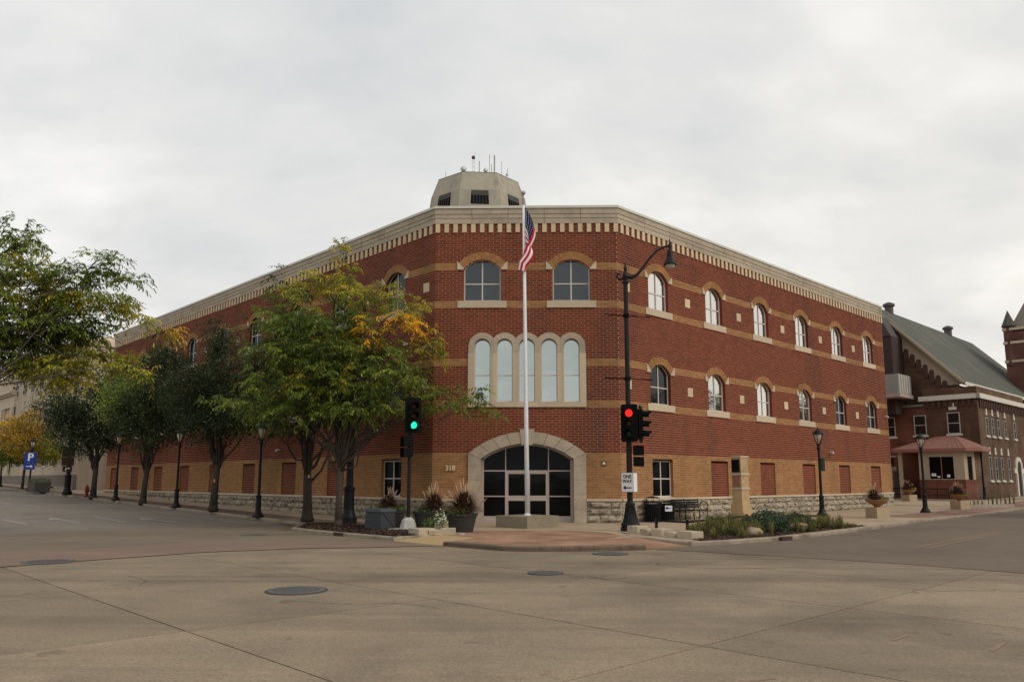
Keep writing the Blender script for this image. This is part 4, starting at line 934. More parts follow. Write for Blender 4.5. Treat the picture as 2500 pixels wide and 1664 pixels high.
# ------------------------------------------------------------------ stone building on the left
stb = thing('stone_building', 'pale cream stone classical building beyond the alley at left', 'building')
cst = M('cream_stone', (.56, .46, .34), (.49, .40, .30), 1.5, .9, .2, 30, c3=(.42, .345, .26), sc3=.7, streak=True)
cst2 = M('cream_stone_side', (.62, .52, .39), (.56, .46, .345), 1.5, .9, .2, 30)
gran = M('grey_granite', (.21, .18, .145), (.17, .145, .118), 6, .8)
S0 = 49.6
def sbox(name, s0, s1, d0, d1, z0, z1, m): q = MB(); q.box(s0, s1, d0, d1, z0, z1, TL); return q.build(name, m, stb)
sbox('wall', S0, 78, -22, 0, 0, 13.9, cst); sbox('attic', S0+.3, 77, -20, -.4, 13.9, 14.5, cst2)
sbox('wing_wall', 78, 125, -22, .15, 0, 9.9, cst); sbox('wing_attic', 79, 125, -20, -1.5, 9.9, 14.2, cst)
for z0, z1, d in ((13.55, 13.75, .2), (13.75, 14.05, .45), (12.4, 12.5, .08)): sbox('cornice', S0-.2 if d > .1 else S0-.05, 78, -21, d, z0, z1, cst2)
for z0, z1, d in ((9.6, 9.8, .25), (10.9, 11.1, .45), (11.1, 11.35, .75), (9.81, 10.85, .22)): sbox('entablature', 73.5, 125, 0, d, z0, z1, cst2)
for s_ in (74, 79, 84, 89, 94, 99, 104): sbox('pilaster', s_-.4, s_+.4, .15, .35, 2.4, 9.6, cst2)
sbox('granite_base', S0-.08, 125, -.1, .18, .4, 2.15, gran); sbox('step_course', S0-.1, 125, .19, .32, .4, 1.15, conc)
for k in range(14): q = MB(); s_ = 55+k*3.1; q.box(s_, s_+1.0, .325, .34, .92, 1.12, TL); q.build('basement_vent', blackm, stb)
for k in range(16):
    s_ = 56.4+k*3.4
    for z0, z1 in ((2.95, 5.2), (6.6, 8.6), (10.6, 12.0)):
        if s_ > 74 and z0 > 9: continue
        dd = .0 if s_ < 78 else .15
        wn = thing('window', None, None); wn.parent = stb
        f = MB(); 
        for a_, b_, q0, q1 in ((-.8, -.72, z0, z1), (.72, .8, z0, z1), (-.72, .72, z0, z0+.08), (-.72, .72, z1-.08, z1), (-.03, .03, z0+.08, z1-.08), (-.72, -.03, (z0+z1)/2-.03, (z0+z1)/2+.03), (.03, .72, (z0+z1)/2-.03, (z0+z1)/2+.03)): f.box(s_+a_, s_+b_, dd, dd+.06, q0, q1, TL)
        f.build('frame', creamw, wn); p = MB(); p.box(s_-.75, s_+.75, dd, dd+.02, z0, z1, TL); p.build('pane', g_dark2, wn)
# ------------------------------------------------------------------ street lamps
lampglass = M('lamp_glass', (.52, .47, .36), (.45, .40, .30), 3, .25)
def small_lamp(name, label, loc, rz=0):
    t = thing(name, label, 'street lamp', loc, rz, 'post-top lantern lamps along the pavements')
    b = MB(); b.lathe([(.27, 0), (.27, .06), (.21, .14), (.15, .24), (.125, .34), (.11, .86), (.13, .90), (.13, .96), (.085, 1.0), (.075, 1.05)], 12); b.build('base', black, t)
    b = MB(); b.lathe([(.07, 1.0), (.066, 1.6), (.058, 3.2), (.085, 3.24), (.09, 3.34), (.06, 3.40), (.10, 3.46), (.10, 3.5)], 12); b.build('pole', black, t)
    b = MB(); b.lathe([(.075, 3.50), (.16, 3.80), (.185, 3.98), (.14, 4.02)], 12); b.build('globe', lampglass, t, True)
    b = MB()
    for k in range(6):
        a = k*math.pi/3; cx_, sx_ = math.cos(a), math.sin(a); b.tube([(.08*cx_, .08*sx_, 3.48), (.17*cx_, .17*sx_, 3.72), (.245*cx_, .245*sx_, 4.0)], .013, 5)
    b.build('cage', black, t)
    b = MB(); b.lathe([(.25, 3.98), (.27, 4.01), (.25, 4.05), (.18, 4.14), (.09, 4.19), (.05, 4.20), (.04, 4.25), (.02, 4.30), (.005, 4.34)], 12); b.build('cap', black, t)
    return t
R1 = small_lamp('street_lamp', 'lantern street lamp with a small green box, in front of the right brick facade', (14.42, 6.78, 0))
q = MB(); q.box(.06, .24, -.06, .06, 2.18, 2.82); bx = q.build('control_box', M('dark_green_box', (.012, .03, .02), None, rough=.5), R1)
def lamp_copy(loc, label):
    t = dup(R1, loc, rnd.uniform(0, 1), label)
    for k in kids(t):
        if k.name.startswith('control_box'): bpy.data.objects.remove(k)
    return t
lamp_copy((21.6, 11.2, hq(21.6, 11.2)), 'lantern street lamp on the pavement in front of the hall porch')
lamp_copy((34.4, 28.1, hq(34.4, 28.1)-.05), 'lantern street lamp by the corner of the dark brick hall')
lamp_copy((-12.05, 3.05, hq(-12.05, 3.05)), 'lantern street lamp nearest the corner along the left pavement')
lamp_copy((-18.85, 9.95, hq(-18.85, 9.95)), 'second lantern street lamp from the corner along the left pavement')
lamp_copy((-25.8, 16.9, hq(-25.8, 16.9)), 'third lantern street lamp along the left pavement, head hidden in leaves')
lA = lamp_copy((-41.0, 32.1, hq(-41, 32.1)), 'lantern street lamp carrying the blue parking sign')
lamp_copy((-48.5, 39.6, hq(-48.5, 39.6)), 'lantern street lamp at the far left edge beyond the yellow tree')
blue = M('sign_blue', (.012, .045, .30), (.012, .04, .26), 4, .5); wsign = M('sign_white', (.75, .76, .76), None, rough=.5)
# parking sign faces the camera
sg = thing('parking_sign', None, None); sg.parent = lA; sg.rotation_euler = (0, 0, R(28)-lA.rotation_euler.z); sg.location = (-.1, -.1, 0)
q = MB(); q.box(-.46, .40, -.16, -.14, 2.25, 3.12); q.box(-.46, .33, -.16, -.14, 1.70, 2.22); q.build('sign_panel', blue, sg)
text('P', .85, (-.02, -.165, 2.69), (R(90), 0, 0), wsign, sg, 'letter', .002, .02)
q = MB(); q.box(-.30, .02, -.168, -.163, 1.93, 1.99); q.add([(.02, -.167, 1.84), (.2, -.167, 1.96), (.02, -.167, 2.08)], [(0, 1, 2)]); q.build('arrow', wsign, sg)
def big_base(t, s=1.):
    b = MB(); b.lathe([(.34, 0), (.34, .12), (.30, .16), (.33, .2), (.31, .26), (.26, .30), (.23, .40), (.17, .62), (.145, .80), (.17, .84), (.17, .92), (.12, .96), (.10, 1.0)], 16)
    for k in range(16):
        a = k*math.pi/8; b.tube([(.25*math.cos(a), .25*math.sin(a), .3), (.185*math.cos(a), .185*math.sin(a), .6), (.155*math.cos(a), .155*math.sin(a), .8)], .016, 4)
    b.build('base', black, t)
def big_arm(t, az, reach=1.6, zt=8.7, fat=1.):
    b = MB(); b.lathe([(.10*fat, .96), (.095*fat, 3), (.085*fat, 5), (.078, zt), (.12, zt+.03), (.12, zt+.1), (.08, zt+.14), (.11, zt+.28), (.08, zt+.42), (.05, zt+.46), (.065, zt+.56), (.05, zt+.64), (.025, zt+.7), (.03, zt+.75), (.005, zt+.82)], 12); b.build('pole', black, t)
    dx_, dy_ = math.cos(az), math.sin(az); P_ = []
    for u, v in ((.02, .26), (.22, .24), (.42, .36), (.62, .62), (.85, .95), (1.1, 1.22), (1.35, 1.36), (1.5, 1.38)): P_.append((dx_*u*reach/1.55, dy_*u*reach/1.55, zt+v))
    b = MB(); b.tube(P_, [.07, .07, .055, .045, .042, .04, .04, .045], 8)
    b.tube([(-dx_*u, -dy_*u, zt+v) for u, v in ((.05, .22), (.2, .17), (.30, .24), (.30, .36), (.22, .38), (.18, .32))], [.05, .05, .045, .04, .035, .02], 6); b.build('arm', black, t)
    hx, hy = dx_*reach, dy_*reach; zl = zt+.68
    b = MB(); b.lathe([(.225, zl), (.235, zl+.03), (.20, zl+.12), (.15, zl+.24), (.12, zl+.30), (.10, zl+.52), (.055, zl+.58), (.06, zl+.76), (.03, zl+.80), (.02, zl+.94), (.004, zl+1.0)], 14, lambda x, y, z: (hx+x, hy+y, z)); b.build('lamp_shade', black, t)
    b = MB(); b.lathe([(.02, zl-.15), (.12, zl-.11), (.18, zl-.03), (.19, zl+.02)], 12, lambda x, y, z: (hx+x, hy+y, z)); b.build('lens', lampglass, t, True)
def banner_bar(t, z, az, L0, L1):
    b = MB(); b.tube([(-math.cos(az)*L0, -math.sin(az)*L0, z), (math.cos(az)*L1, math.sin(az)*L1, z)], .018, 6); b.tube([(0, 0, z-.06), (0, 0, z+.06)], .12, 10)
    for e_ in (-L0, L1): b.lathe([(.005, -.035), (.032, 0), (.005, .035)], 8, lambda x, y, q, e_=e_: (math.cos(az)*e_+x, math.sin(az)*e_+y, z+q))
    b.build('banner_bar', blackm, t)
# signal and lamp post at the right of the entrance
def signal_head(t, x, y, z0, rz, lit=None, plate=True, n=3):
    h = thing('signal_head', None, None); h.parent = t; h.location = (x, y, z0); h.rotation_euler = (0, 0, rz)
    b = MB(); b.box(-.17, .17, -.10, .12, .0, 1.02); b.build('housing', blackm, h)
    if plate:
        b = MB(); rr = .07; w_, h0, h1 = .29, -.13, 1.16; P_ = []
        for cx_, cz_, a0 in ((w_-rr, h1-rr, 0), (-w_+rr, h1-rr, 90), (-w_+rr, h0+rr, 180), (w_-rr, h0+rr, 270)):
            for k in range(5): a = R(a0+k*22.5); P_.append((cx_+rr*math.cos(a), cz_+rr*math.sin(a)))
        b.extr(P_, 0.0, .02, lambda s, d, z: (s, -.02-d, z)); b.build('backplate', blackm, h)
    cols = {'red': ((1., .012, .008), 2.2), 'green': ((.01, .75, .42), 1.5)}
    for k, nm in enumerate(('green', 'amber', 'red')):
        zc_ = .17+k*.34
        if nm == lit: m_ = Memit('lit_'+nm, *cols[nm])
        else:
            key = 'lens_'+nm; m_ = bpy.data.materials.get(key) or M(key, {'red': (.05, .008, .008), 'amber': (.06, .03, .008), 'green': (.012, .035, .03)}[nm], None, rough=.25)
        q = MB(); q.lathe([(.01, .035), (.08, .025), (.125, 0), (.125, -.01)], 20, lambda a_, b_, d, zc_=zc_: (a_, -.11-d, zc_+b_)); q.build('lens', m_, h, True)
        q = MB(); vs = []; K = 14
        for i in range(K+1):
            a = R(-35+250*i/K); L_ = .30 if 20 < -35+250*i/K < 160 else .2
            vs += [(.14*math.cos(a), -.10, zc_+.14*math.sin(a)), (.14*math.cos(a), -.10-L_, zc_+.135*math.sin(a)-.02)]
        q.add(vs, [(2*i, 2*i+2, 2*i+3, 2*i+1) for i in range(K)]); q.build('visor', blackm, h)
    return h
def ped_head(t, x, y, z0, rz):
    h = thing('pedestrian_signal', None, None); h.parent = t; h.location = (x, y, z0); h.rotation_euler = (0, 0, rz)
    for k in range(2):
        q = MB(); q.box(-.17, .17, -.08, .12, k*.38, k*.38+.33); q.build('housing', blackm, h)
        q = MB(); q.box(-.16, .16, -.24, -.08, k*.38+.30, k*.38+.325); q.box(-.17, -.155, -.24, -.08, k*.38, k*.38+.325); q.box(.155, .17, -.24, -.08, k*.38, k*.38+.325); q.build('visor', blackm, h)
        q = MB(); q.box(-.15, .15, -.088, -.081, k*.38+.02, k*.38+.30); q.build('lens', bpy.data.materials.get('lens_off') or M('lens_off', (.02, .02, .02), None, rough=.3), h)
    return h
def oneway(t, loc, rz, front=True):
    h = thing('one_way_sign', None, None); h.parent = t; h.location = loc; h.rotation_euler = (0, 0, rz)
    def plate(w_, h_, rr, d0, d1, m, nm):
        P_ = []
        for cx_, cz_, a0 in ((w_-rr, h_-rr, 0), (-w_+rr, h_-rr, 90), (-w_+rr, -h_+rr, 180), (w_-rr, -h_+rr, 270)):
            for k in range(5): a = R(a0+k*22.5); P_.append((cx_+rr*math.cos(a), cz_+rr*math.sin(a)))
        q = MB(); q.extr(P_, d0, d1, lambda s, d, z: (s, -d, z)); q.build(nm, m, h)
    plate(.235, .335, .04, 0, .004, black, 'border'); plate(.222, .322, .034, .004, .006, wsign, 'sign_face')
    if front:
        text('ONE', .165, (0, -.008, .19), (R(90), 0, 0), blackm, h, 'lettering', .001, .006, sx=.95)
        text('WAY', .165, (0, -.008, .03), (R(90), 0, 0), blackm, h, 'lettering', .001, .006, sx=.95)
        q = MB(); q.box(-.06, .16, -.009, -.0065, -.205, -.165); q.add([(-.06, -.009, -.265), (-.17, -.009, -.185), (-.06, -.009, -.105)], [(0, 1, 2)]); q.build('arrow', blackm, h)
SR = thing('signal_post', 'black lamp and traffic signal post showing red with a one way sign', 'traffic light', (3.55, -5.17, 0))
big_base(SR); big_arm(SR, 0., 1.6, 8.62); banner_bar(SR, 7.47, R(20), .82, .92); banner_bar(SR, 5.22, R(20), .85, .95)
signal_head(SR, -.0, -.26, 3.14, R(-14), 'red'); signal_head(SR, .40, .05, 3.12, R(72), None)
ped_head(SR, .27, .02, 2.18, R(80))
oneway(SR, (-.10, -.15, 1.64), R(-36)); oneway(SR, (.17, -.04, 1.64), R(62), False)
SLt = thing('signal_post', 'slim black traffic signal post showing green, on a concrete foot beside the planters', 'traffic light', (-4.13, -4.66, 0))
b = MB(); b.lathe([(.33, -.02), (.29, .08), (.23, .32), (.12, .42), (.10, .42)], 8, ph=R(22.5)); b.build('foundation', galv, SLt)
b = MB(); b.lathe([(.062, .42), (.06, 4.72), (.02, 4.76)], 12); b.lathe([(.075, 2.28), (.075, 2.34)], 10); b.lathe([(.075, 2.44), (.075, 2.48)], 10); b.build('pole', black, SLt)
signal_head(SLt, .13, -.22, 3.45, R(22), 'green'); ped_head(SLt, -.02, -.16, 2.5, R(-60))
BL = thing('street_lamp', 'tall black curved-arm street lamp behind the locust trees', 'street lamp', (-7.05, -1.0, 0), 0, 'tall curved-arm street lamps')
def fat_base(t):
    b = MB(); b.lathe([(.33, 0), (.33, .22), (.28, .28), (.24, .40), (.20, .55), (.19, 1.25), (.235, 1.32), (.235, 1.40), (.15, 1.46)], 16)
    for k in range(16):
        a = k*math.pi/8; b.tube([(.195*math.cos(a), .195*math.sin(a), .56), (.187*math.cos(a), .187*math.sin(a), 1.24)], .016, 4)
    b.build('base', black, t)
fat_base(BL); big_arm(BL, R(195), 1.9, 8.3, 1.45)
BS = thing('street_lamp', 'tall black lamp post carrying brown direction signs at far left', 'street lamp', (-33.3, 24.4, hq(-33.3, 24.4)), 0, 'tall curved-arm street lamps')
fat_base(BS); big_arm(BS, R(225), 1.6, 8.7, 1.45)
brown = M('sign_brown', (.05, .022, .015), (.04, .018, .013), 5, .6)
sg = thing('direction_sign', None, None); sg.parent = BS; sg.rotation_euler = (0, 0, R(30)); sg.location = (0, -.14, 0)
q = MB(); q.box(-.42, .40, -.03, 0, 2.72, 3.45); q.box(-.42, .36, -.03, 0, 2.10, 2.69); q.box(-.33, .27, -.03, 0, 1.66, 2.06); q.build('sign_panel', brown, sg)
q = MB(); q.box(-.16, -.10, -.036, -.031, 1.72, 1.93); q.box(-.10, .02, -.036, -.031, 1.88, 1.93); q.add([(.02, -.035, 1.84), (.14, -.035, 1.905), (.02, -.035, 1.97)], [(0, 1, 2)]); q.build('arrow', wsign, sg)
BR = thing('street_lamp', 'tall black lamp post cut by the right edge of the photo', 'street lamp', (40.35, 29.4, hq(40.35, 29.4)-.1), 0, 'tall curved-arm street lamps')
big_base(BR); big_arm(BR, R(-15), 1.6, 8.62); banner_bar(BR, 7.47, R(20), .82, .92); banner_bar(BR, 5.22, R(20), .85, .95)
# ------------------------------------------------------------------ flagpole and flag
fp = thing('flagpole', 'white flagpole on a low square concrete pedestal before the entrance', 'flagpole', (.03, -2.98, 0))
q = MB(); q.box(-.82, .82, -.82, .82, 0, .42, lambda x, y, z: ((x-y)*c, (x+y)*c, z)); q.build('pedestal', M('pedestal_concrete', (.30, .26, .185), (.24, .205, .145), 5, .92, .4, 60), fp)
def pz(z): return (-.0105*(z-.42)/1., 0, z)
q = MB(); q.lathe([(.13, .42), (.13, .45), (.10, .48), (.092, .5)], 16); q.build('base_collar', white, fp)
q = MB(); q.tube([pz(.45), pz(4), pz(6.02), pz(8), pz(12.42)], [.083, .08, .072, .062, .045], 14); q.build('pole', white, fp, True)
q = MB(); q.tube([pz(12.38), pz(12.62)], .062, 10); q.tube([pz(12.62), pz(12.82)], .02, 8); q.build('truck', M('truck_metal', (.30, .29, .24), None, rough=.5), fp)
px_ = pz(12.86)[0]; q = MB(); q.lathe([(.01, -.09), (.05, -.075), (.085, -.03), (.09, 0), (.085, .03), (.05, .075), (.01, .09)], 16, lambda x, y, z: (px_+x, y, 12.86+z)); q.build('ball', M('ball_grey', (.38, .38, .37), None, rough=.35), fp, True)
q = MB(); q.tube([(pz(1.5)[0]+.085, -.05, 1.5), (pz(12.3)[0]+.06, -.03, 12.3)], .006, 4); q.build('halyard', white, fp)
fred, fwhite, fblue = M('flag_red', (.55, .012, .03), None, rough=.75), M('flag_white', (.85, .83, .84), None, rough=.75), M('flag_blue', (.012, .02, .085), None, rough=.75)
b = MB(); NU, NV = 44, 52; Lf, Hf, ZT = 2.45, 1.5, 12.26
def fpnt(u, v):     # u along the fly 0..1, v down the hoist 0..1
    e_ = min(1, u*2.2); drop = v*Hf*(1-.72*u)+u*Lf*.92
    x = .055+.30*math.sin(math.pi*min(1, u*1.25))*(1-.3*v)+e_*.15*math.sin(6.283*(1.15*v+.05))-.17*u*u
    y = -.08-e_*.13*math.cos(6.283*(1.15*v+.05))-.10*math.sin(math.pi*u)
    zt = ZT-drop+.03*math.sin(v*9)*u
    return (x+pz(zt)[0], y, zt)
for j in range(NV+1):
    for i in range(NU+1): b.v.append(fpnt(i/NU, j/NV))
for j in range(NV):
    stripe = int(j/NV*13)
    for i in range(NU):
        a_ = j*(NU+1)+i; b.f.append((a_, a_+1, a_+NU+2, a_+NU+1))
        mi = 0 if stripe % 2 == 0 else 1
        if i < NU*.4 and stripe < 7:
            mi = 2
            if i % 3 == 1 and j % 3 == (1 if (i//3) % 2 else 2): mi = 1
        b.mi.append(mi)
flag = b.build('flag', [fred, fwhite, fblue], None, True); flag.location = (.03, -2.98, 0)
tag(flag, 'United States flag hanging limp from the white flagpole', 'flag')
# ------------------------------------------------------------------ street furniture, left
dgrey = M('planter_resin', (.040, .037, .034), (.032, .03, .028), 6, .6)
soil = M('soil', (.05, .035, .025), (.03, .022, .016), 20, 1, .5, 40)
def round_planter(label, x, y, r=.56, h=.6):
    t = thing('planter', label, 'planter', (x, y, 0), 0, 'round dark planters beside the entrance')
    b = MB(); b.lathe([(r*.68, 0), (r*.72, .02), (r*.93, h-.10), (r*.95, h-.09), (r, h-.075), (r, h-.03), (r*1.02, h-.02), (r*1.02, h), (r*.93, h), (r*.9, h-.05)], 28); b.build('pot', dgrey, t, False)
    b = MB(); b.lathe([(r*.9, h-.08), (r*.5, h-.05), (.01, h-.04)], 16); b.build('soil', soil, t)
    return t
round_planter('dark round planter nearest the entrance, right of the pale stone blocks', -2.18, -5.72, .55)
round_planter('dark round planter directly behind the green-light signal post', -3.5, -4.1, .55)
round_planter('dark round planter half hidden behind the grey utility box', -4.95, -3.1, .5)
def ribbon(b, P_, wd, axis):
    n = len(P_); vs = []
    for i, p in enumerate(P_):
        k = wd*(1-.85*i/(n-1)); vs += [Vector(p)-axis*k/2, Vector(p)+axis*k/2]
    b.add(vs, [(2*i, 2*i+1, 2*i+3, 2*i+2) for i in range(n-1)])
purple = M('purple_grass_blade', (.095, .045, .024), (.05, .025, .016), 12, .8, rand=.4); plume = M('grass_plume', (.52, .37, .24), (.42, .28, .18), 12, .9, rand=.25)
greenb = M('green_leaf_blade', (.075, .11, .025), (.045, .075, .018), 12, .7, rand=.4); yelf = M('yellow_petal', (.65, .45, .04), None, rough=.8, rand=.2); whf = M('white_petal', (.75, .75, .6), None, rough=.8); orf = M('orange_petal', (.5, .2, .03), None, rough=.8); redf = M('red_petal', (.3, .02, .03), None, rough=.8)
def fountain_grass(label, x, y, z, r=.75, h=.95, nb=420, npl=46, seed=0, cat='ornamental grass'):
    g = random.Random(seed); t = thing('fountain_grass', label, cat, (x, y, z)); b = MB()
    for i in range(int(nb*3)):
        a = g.uniform(0, 6.283); el = g.uniform(.15, 1.35); L = h*g.uniform(.6, .98); ux, uy = math.cos(a), math.sin(a); hx, hz = math.cos(el)*r/h, math.sin(el)
        P_ = [(ux*.05, uy*.05, 0), (ux*hx*L*.38, uy*hx*L*.38, hz*L*.45+.06), (ux*hx*L*.75, uy*hx*L*.75, hz*L*.78+.04), (ux*(hx*L*1.05+.03), uy*(hx*L*1.05+.03), hz*L*.92-.05)]
        ribbon(b, P_, .034, Vector((-uy, ux, .3*g.uniform(-1, 1))))
    b.build('blades', purple, t); b = MB()
    for i in range(npl):
        a = g.uniform(0, 6.283); e_ = g.uniform(.25, 1); L = h*g.uniform(.95, 1.22); rr = r*e_*1.05; ux, uy = math.cos(a), math.sin(a)
        el = g.uniform(.45, 1.5); hx, hz = math.cos(el)*r/h, math.sin(el); L = h*g.uniform(.92, 1.12)
        pts_ = [Vector((ux*hx*L*k_, uy*hx*L*k_, hz*L*k_*(1.04-.12*k_*math.cos(el)))) for k_ in (.78, .9, 1.02, 1.12)]; pts_[3].z -= .03*math.cos(el)
        b.tube(pts_, [.004, .013, .012, .003], 4)
    b.build('plumes', plume, t); return t
def leafy(label, x, y, z, r, h, n, mats, seed, name='flowers', cat='flowers', fl=.15):
    g = random.Random(seed); t = thing(name, label, cat, (x, y, z))
    bs = [MB() for _ in mats]
    for i in range(n):
        a = g.uniform(0, 6.283); rr = r*math.sqrt(g.random()); zz_ = h*g.uniform(.1, 1)*(1-.5*(rr/r)**2); k = 0 if g.random() > fl else g.randrange(1, len(mats)) if len(mats) > 1 else 0
        s_ = g.uniform(.03, .065) if k == 0 else g.uniform(.02, .035); ctr = Vector((rr*math.cos(a), rr*math.sin(a), zz_+(.03 if k else 0))); u = Vector((g.gauss(0, 1), g.gauss(0, 1), g.gauss(0, .6))).normalized(); v = u.orthogonal().normalized()
        bs[k].add([ctr-u*s_, ctr+v*s_*.5, ctr+u*s_, ctr-v*s_*.5], [(0, 1, 2, 3)])
    for k, (bb_, m_) in enumerate(zip(bs, mats)):
        if bb_.f: bb_.build('foliage' if k == 0 else 'blossoms', m_, t)
    return t
fountain_grass('large tan-plumed fountain grass in the round planter nearest the entrance', -2.1, -5.72, .54, .78, 1.0, 480, 70, 1)
fountain_grass('purple fountain grass in the planter behind the green-light signal post', -3.3, -4.1, .54, .62, .92, 400, 34, 2)
fountain_grass('dark purple fountain grass behind the utility box', -5.1, -3.1, .54, .6, .85, 380, 16, 3)
leafy('yellow flowers and greenery at the foot of the largest fountain grass', -2.3, -5.8, .54, .5, .3, 620, [greenb, yelf, yelf], 4)
leafy('low greenery in the planter behind the signal post', -3.5, -4.15, .54, .48, .2, 420, [greenb, whf], 5, fl=.03, name='bedding_plants', cat='plants')
leafy('leafy greenery in the planter behind the utility box', -4.9, -3.15, .54, .46, .26, 420, [greenb, whf], 6, fl=.03, name='bedding_plants', cat='plants')
leafy('trailing white blossoms between the two right-hand round planters', -2.82, -6.45, .2, .28, .55, 200, [greenb, whf, whf], 7, fl=.55)
# utility box with slanted lid line
ub = thing('utility_box', 'grey-blue metal utility box standing in the mulch bed', 'utility box', (-5.12, -4.62, 0), R(-38)); ub.scale = (.78, .85, 1)
ubm = M('utility_grey', (.04, .045, .048), (.03, .034, .037), 4, .55, rand=0); ubt = M('utility_top', (.085, .098, .105), (.07, .08, .087), 4, .5)
q = MB(); q.add([(-.55, -.4, 0), (.55, -.4, 0), (.55, .4, 0), (-.55, .4, 0), (-.52, -.36, .62), (.52, -.36, .62), (.52, .38, .62), (-.52, .38, .62)], [(0, 1, 5, 4), (1, 2, 6, 5), (2, 3, 7, 6), (3, 0, 4, 7), (4, 5, 6, 7)]); q.build('body', ubm, ub)
q = MB(); q.box(-.55, .55, -.41, .42, .62, .72); q.build('lid', ubt, ub)
q = MB(); q.tube([(.535, -.36, .62), (.545, .1, .25), (.552, .33, .03)], .009, 4); q.build('seam', blackm, ub)
pg = MB(); pg.prism([(-4.75, -5.05), (-4.0, -5.2), (-3.95, -4.75), (-4.6, -4.6)], 0, .05); tag(pg.build('concrete_pad', galv), 'small grey concrete pad between the utility box and the signal foot', 'pad')
# pale stone blocks
blk = M('pale_cut_stone', (.50, .42, .30), (.42, .35, .25), 4, .85, .4, 60, rand=.06, c3=(.28, .23, .165), sc3=2.5)
def sblock(x, y, lx, ly, h, rz, label, grp, z=0): 
    t = MB(); e_ = .012
    t.prism([(-lx/2, -ly/2), (lx/2, -ly/2), (lx/2, ly/2), (-lx/2, ly/2)], 0, h-e_); t.add([(sx_*(lx/2-(e_ if k else 0)), sy_*(ly/2-(e_ if k else 0)), h-e_+(e_ if k else 0)) for k in (0, 1) for sx_, sy_ in ((-1, -1), (1, -1), (1, 1), (-1, 1))], [(0, 1, 5, 4), (1, 2, 6, 5), (2, 3, 7, 6), (3, 0, 4, 7), (4, 5, 6, 7)])
    o = t.build('stone_block', blk); o.location = (x, y, z); o.rotation_euler = (0, 0, rz); return tag(o, label, 'stone block', grp)
G1 = 'pale stone blocks by the left planters'; G2 = 'pale stone blocks edging the right bed'
sblock(-3.3, -7.2, .62, .62, .20, R(40), 'pale stone block left of three, below the spiky green plant', G1)
sblock(-2.86, -7.22, .42, .42, .15, R(5), 'low pale stone block, middle of three by the left planters', G1)
sblock(-2.48, -7.15, .46, .46, .20, R(2), 'pale stone block right of three, in front of the nearest round planter', G1)
q = MB(); q.lathe([(.25, 0), (.25, .06), (.15, .26), (.13, .26)], 4, ph=R(45)); o = q.build('stone_post', M('foot_stone', (.32, .25, .18), None)); o.location = (-2.95, -5.6, 0); tag(o, 'small tapered brown stone cap between the round planters', 'stone post')
for i, (x, y, h, l, lab) in enumerate([(3.62, -6.45, .30, .62, 'tallest pale stone block next to the red-light signal post'), (3.92, -7.05, .22, .55, 'second pale stone block from the red-light signal post'), (4.22, -7.55, .27, .6, 'third pale stone block from the red-light signal post, middle of the row'), (4.5, -8.15, .20, .55, 'fourth pale stone block, low, edging the right bed'), (4.85, -8.7, .27, .75, 'pale stone block at the street end of the row edging the right bed')]):
    sblock(x, y, l*.84, .46, h*.82, R(-63+[3, -4, 2, -3, 4][i]), lab, G2)
def spiky(label, x, y, z, r, h, n, seed, m_=None, name='grass_clump', wd=.03):
    g = random.Random(seed); t = thing(name, label, 'plant', (x, y, z)); b = MB()
    for i in range(n):
        a = g.uniform(0, 6.283); e_ = g.uniform(.1, 1); L = h*g.uniform(.7, 1.1); rr = r*e_; ux, uy = math.cos(a), math.sin(a)
        ribbon(b, [(ux*.04, uy*.04, 0), (ux*rr*.4, uy*rr*.4, L*.6), (ux*rr*.8, uy*rr*.8, L*(1-.2*e_)), (ux*rr*1.1, uy*rr*1.1, L*(1-.45*e_))], wd, Vector((-uy, ux, 0)))
    b.build('blades', m_ or greenb, t); return t
bgreen = M('bright_green_blade', (.11, .17, .04), (.07, .12, .03), 12, .6, rand=.35)
spiky('spiky bright green plant behind the left stone blocks', -3.15, -6.55, 0, .42, .5, 60, 11, bgreen, 'iris', .04)
# mulch bed left
mul = M('bark_mulch', (.06, .034, .022), (.03, .018, .013), 30, 1, .9, 60)
bedL = [(-8.75, -.9), (-8.3, -3.75), (-7.25, -4.85), (-6.25, -5.9), (-4.05, -8.05), (-2.95, -7.05), (-3.9, -5.6), (-4.4, -3.9), (-6.2, -2.2), (-7.8, -.9)]
flat('mulch_bed', bedL, .012, mul)
def chips(name, poly, n, seed, m_, z=.012, s0=.02, s1=.055):
    g = random.Random(seed); xs_ = [p[0] for p in poly]; ys_ = [p[1] for p in poly]; b = MB(); k = 0
    def inside(x, y):
        r_ = False; j = len(poly)-1
        for i in range(len(poly)):
            xi, yi = poly[i]; xj, yj = poly[j]
            if (yi > y) != (yj > y) and x < (xj-xi)*(y-yi)/(yj-yi)+xi: r_ = not r_
            j = i
        return r_
    while k < n:
        x, y = g.uniform(min(xs_), max(xs_)), g.uniform(min(ys_), max(ys_))
        if not inside(x, y): continue
        k += 1; s_ = g.uniform(s0, s1); a = g.uniform(0, 6.28); u = Vector((math.cos(a), math.sin(a), g.uniform(-.4, .4)))*s_; v = Vector((-math.sin(a), math.cos(a), g.uniform(-.5, .5)))*s_*.45; p = Vector((x, y, z+g.uniform(0, .035)))
        b.add([p-u-v, p+u-v, p+u+v, p-u+v], [(0, 1, 2, 3)])
    return tag(b.build(name, m_), None, None, None, 'stuff')
chipm = M('mulch_chips', (.075, .042, .028), (.04, .024, .017), 30, 1, rand=.5)
tag(chips('mulch', bedL, 5000, 5, chipm), 'dark bark mulch in the bed under the locust tree', 'mulch')
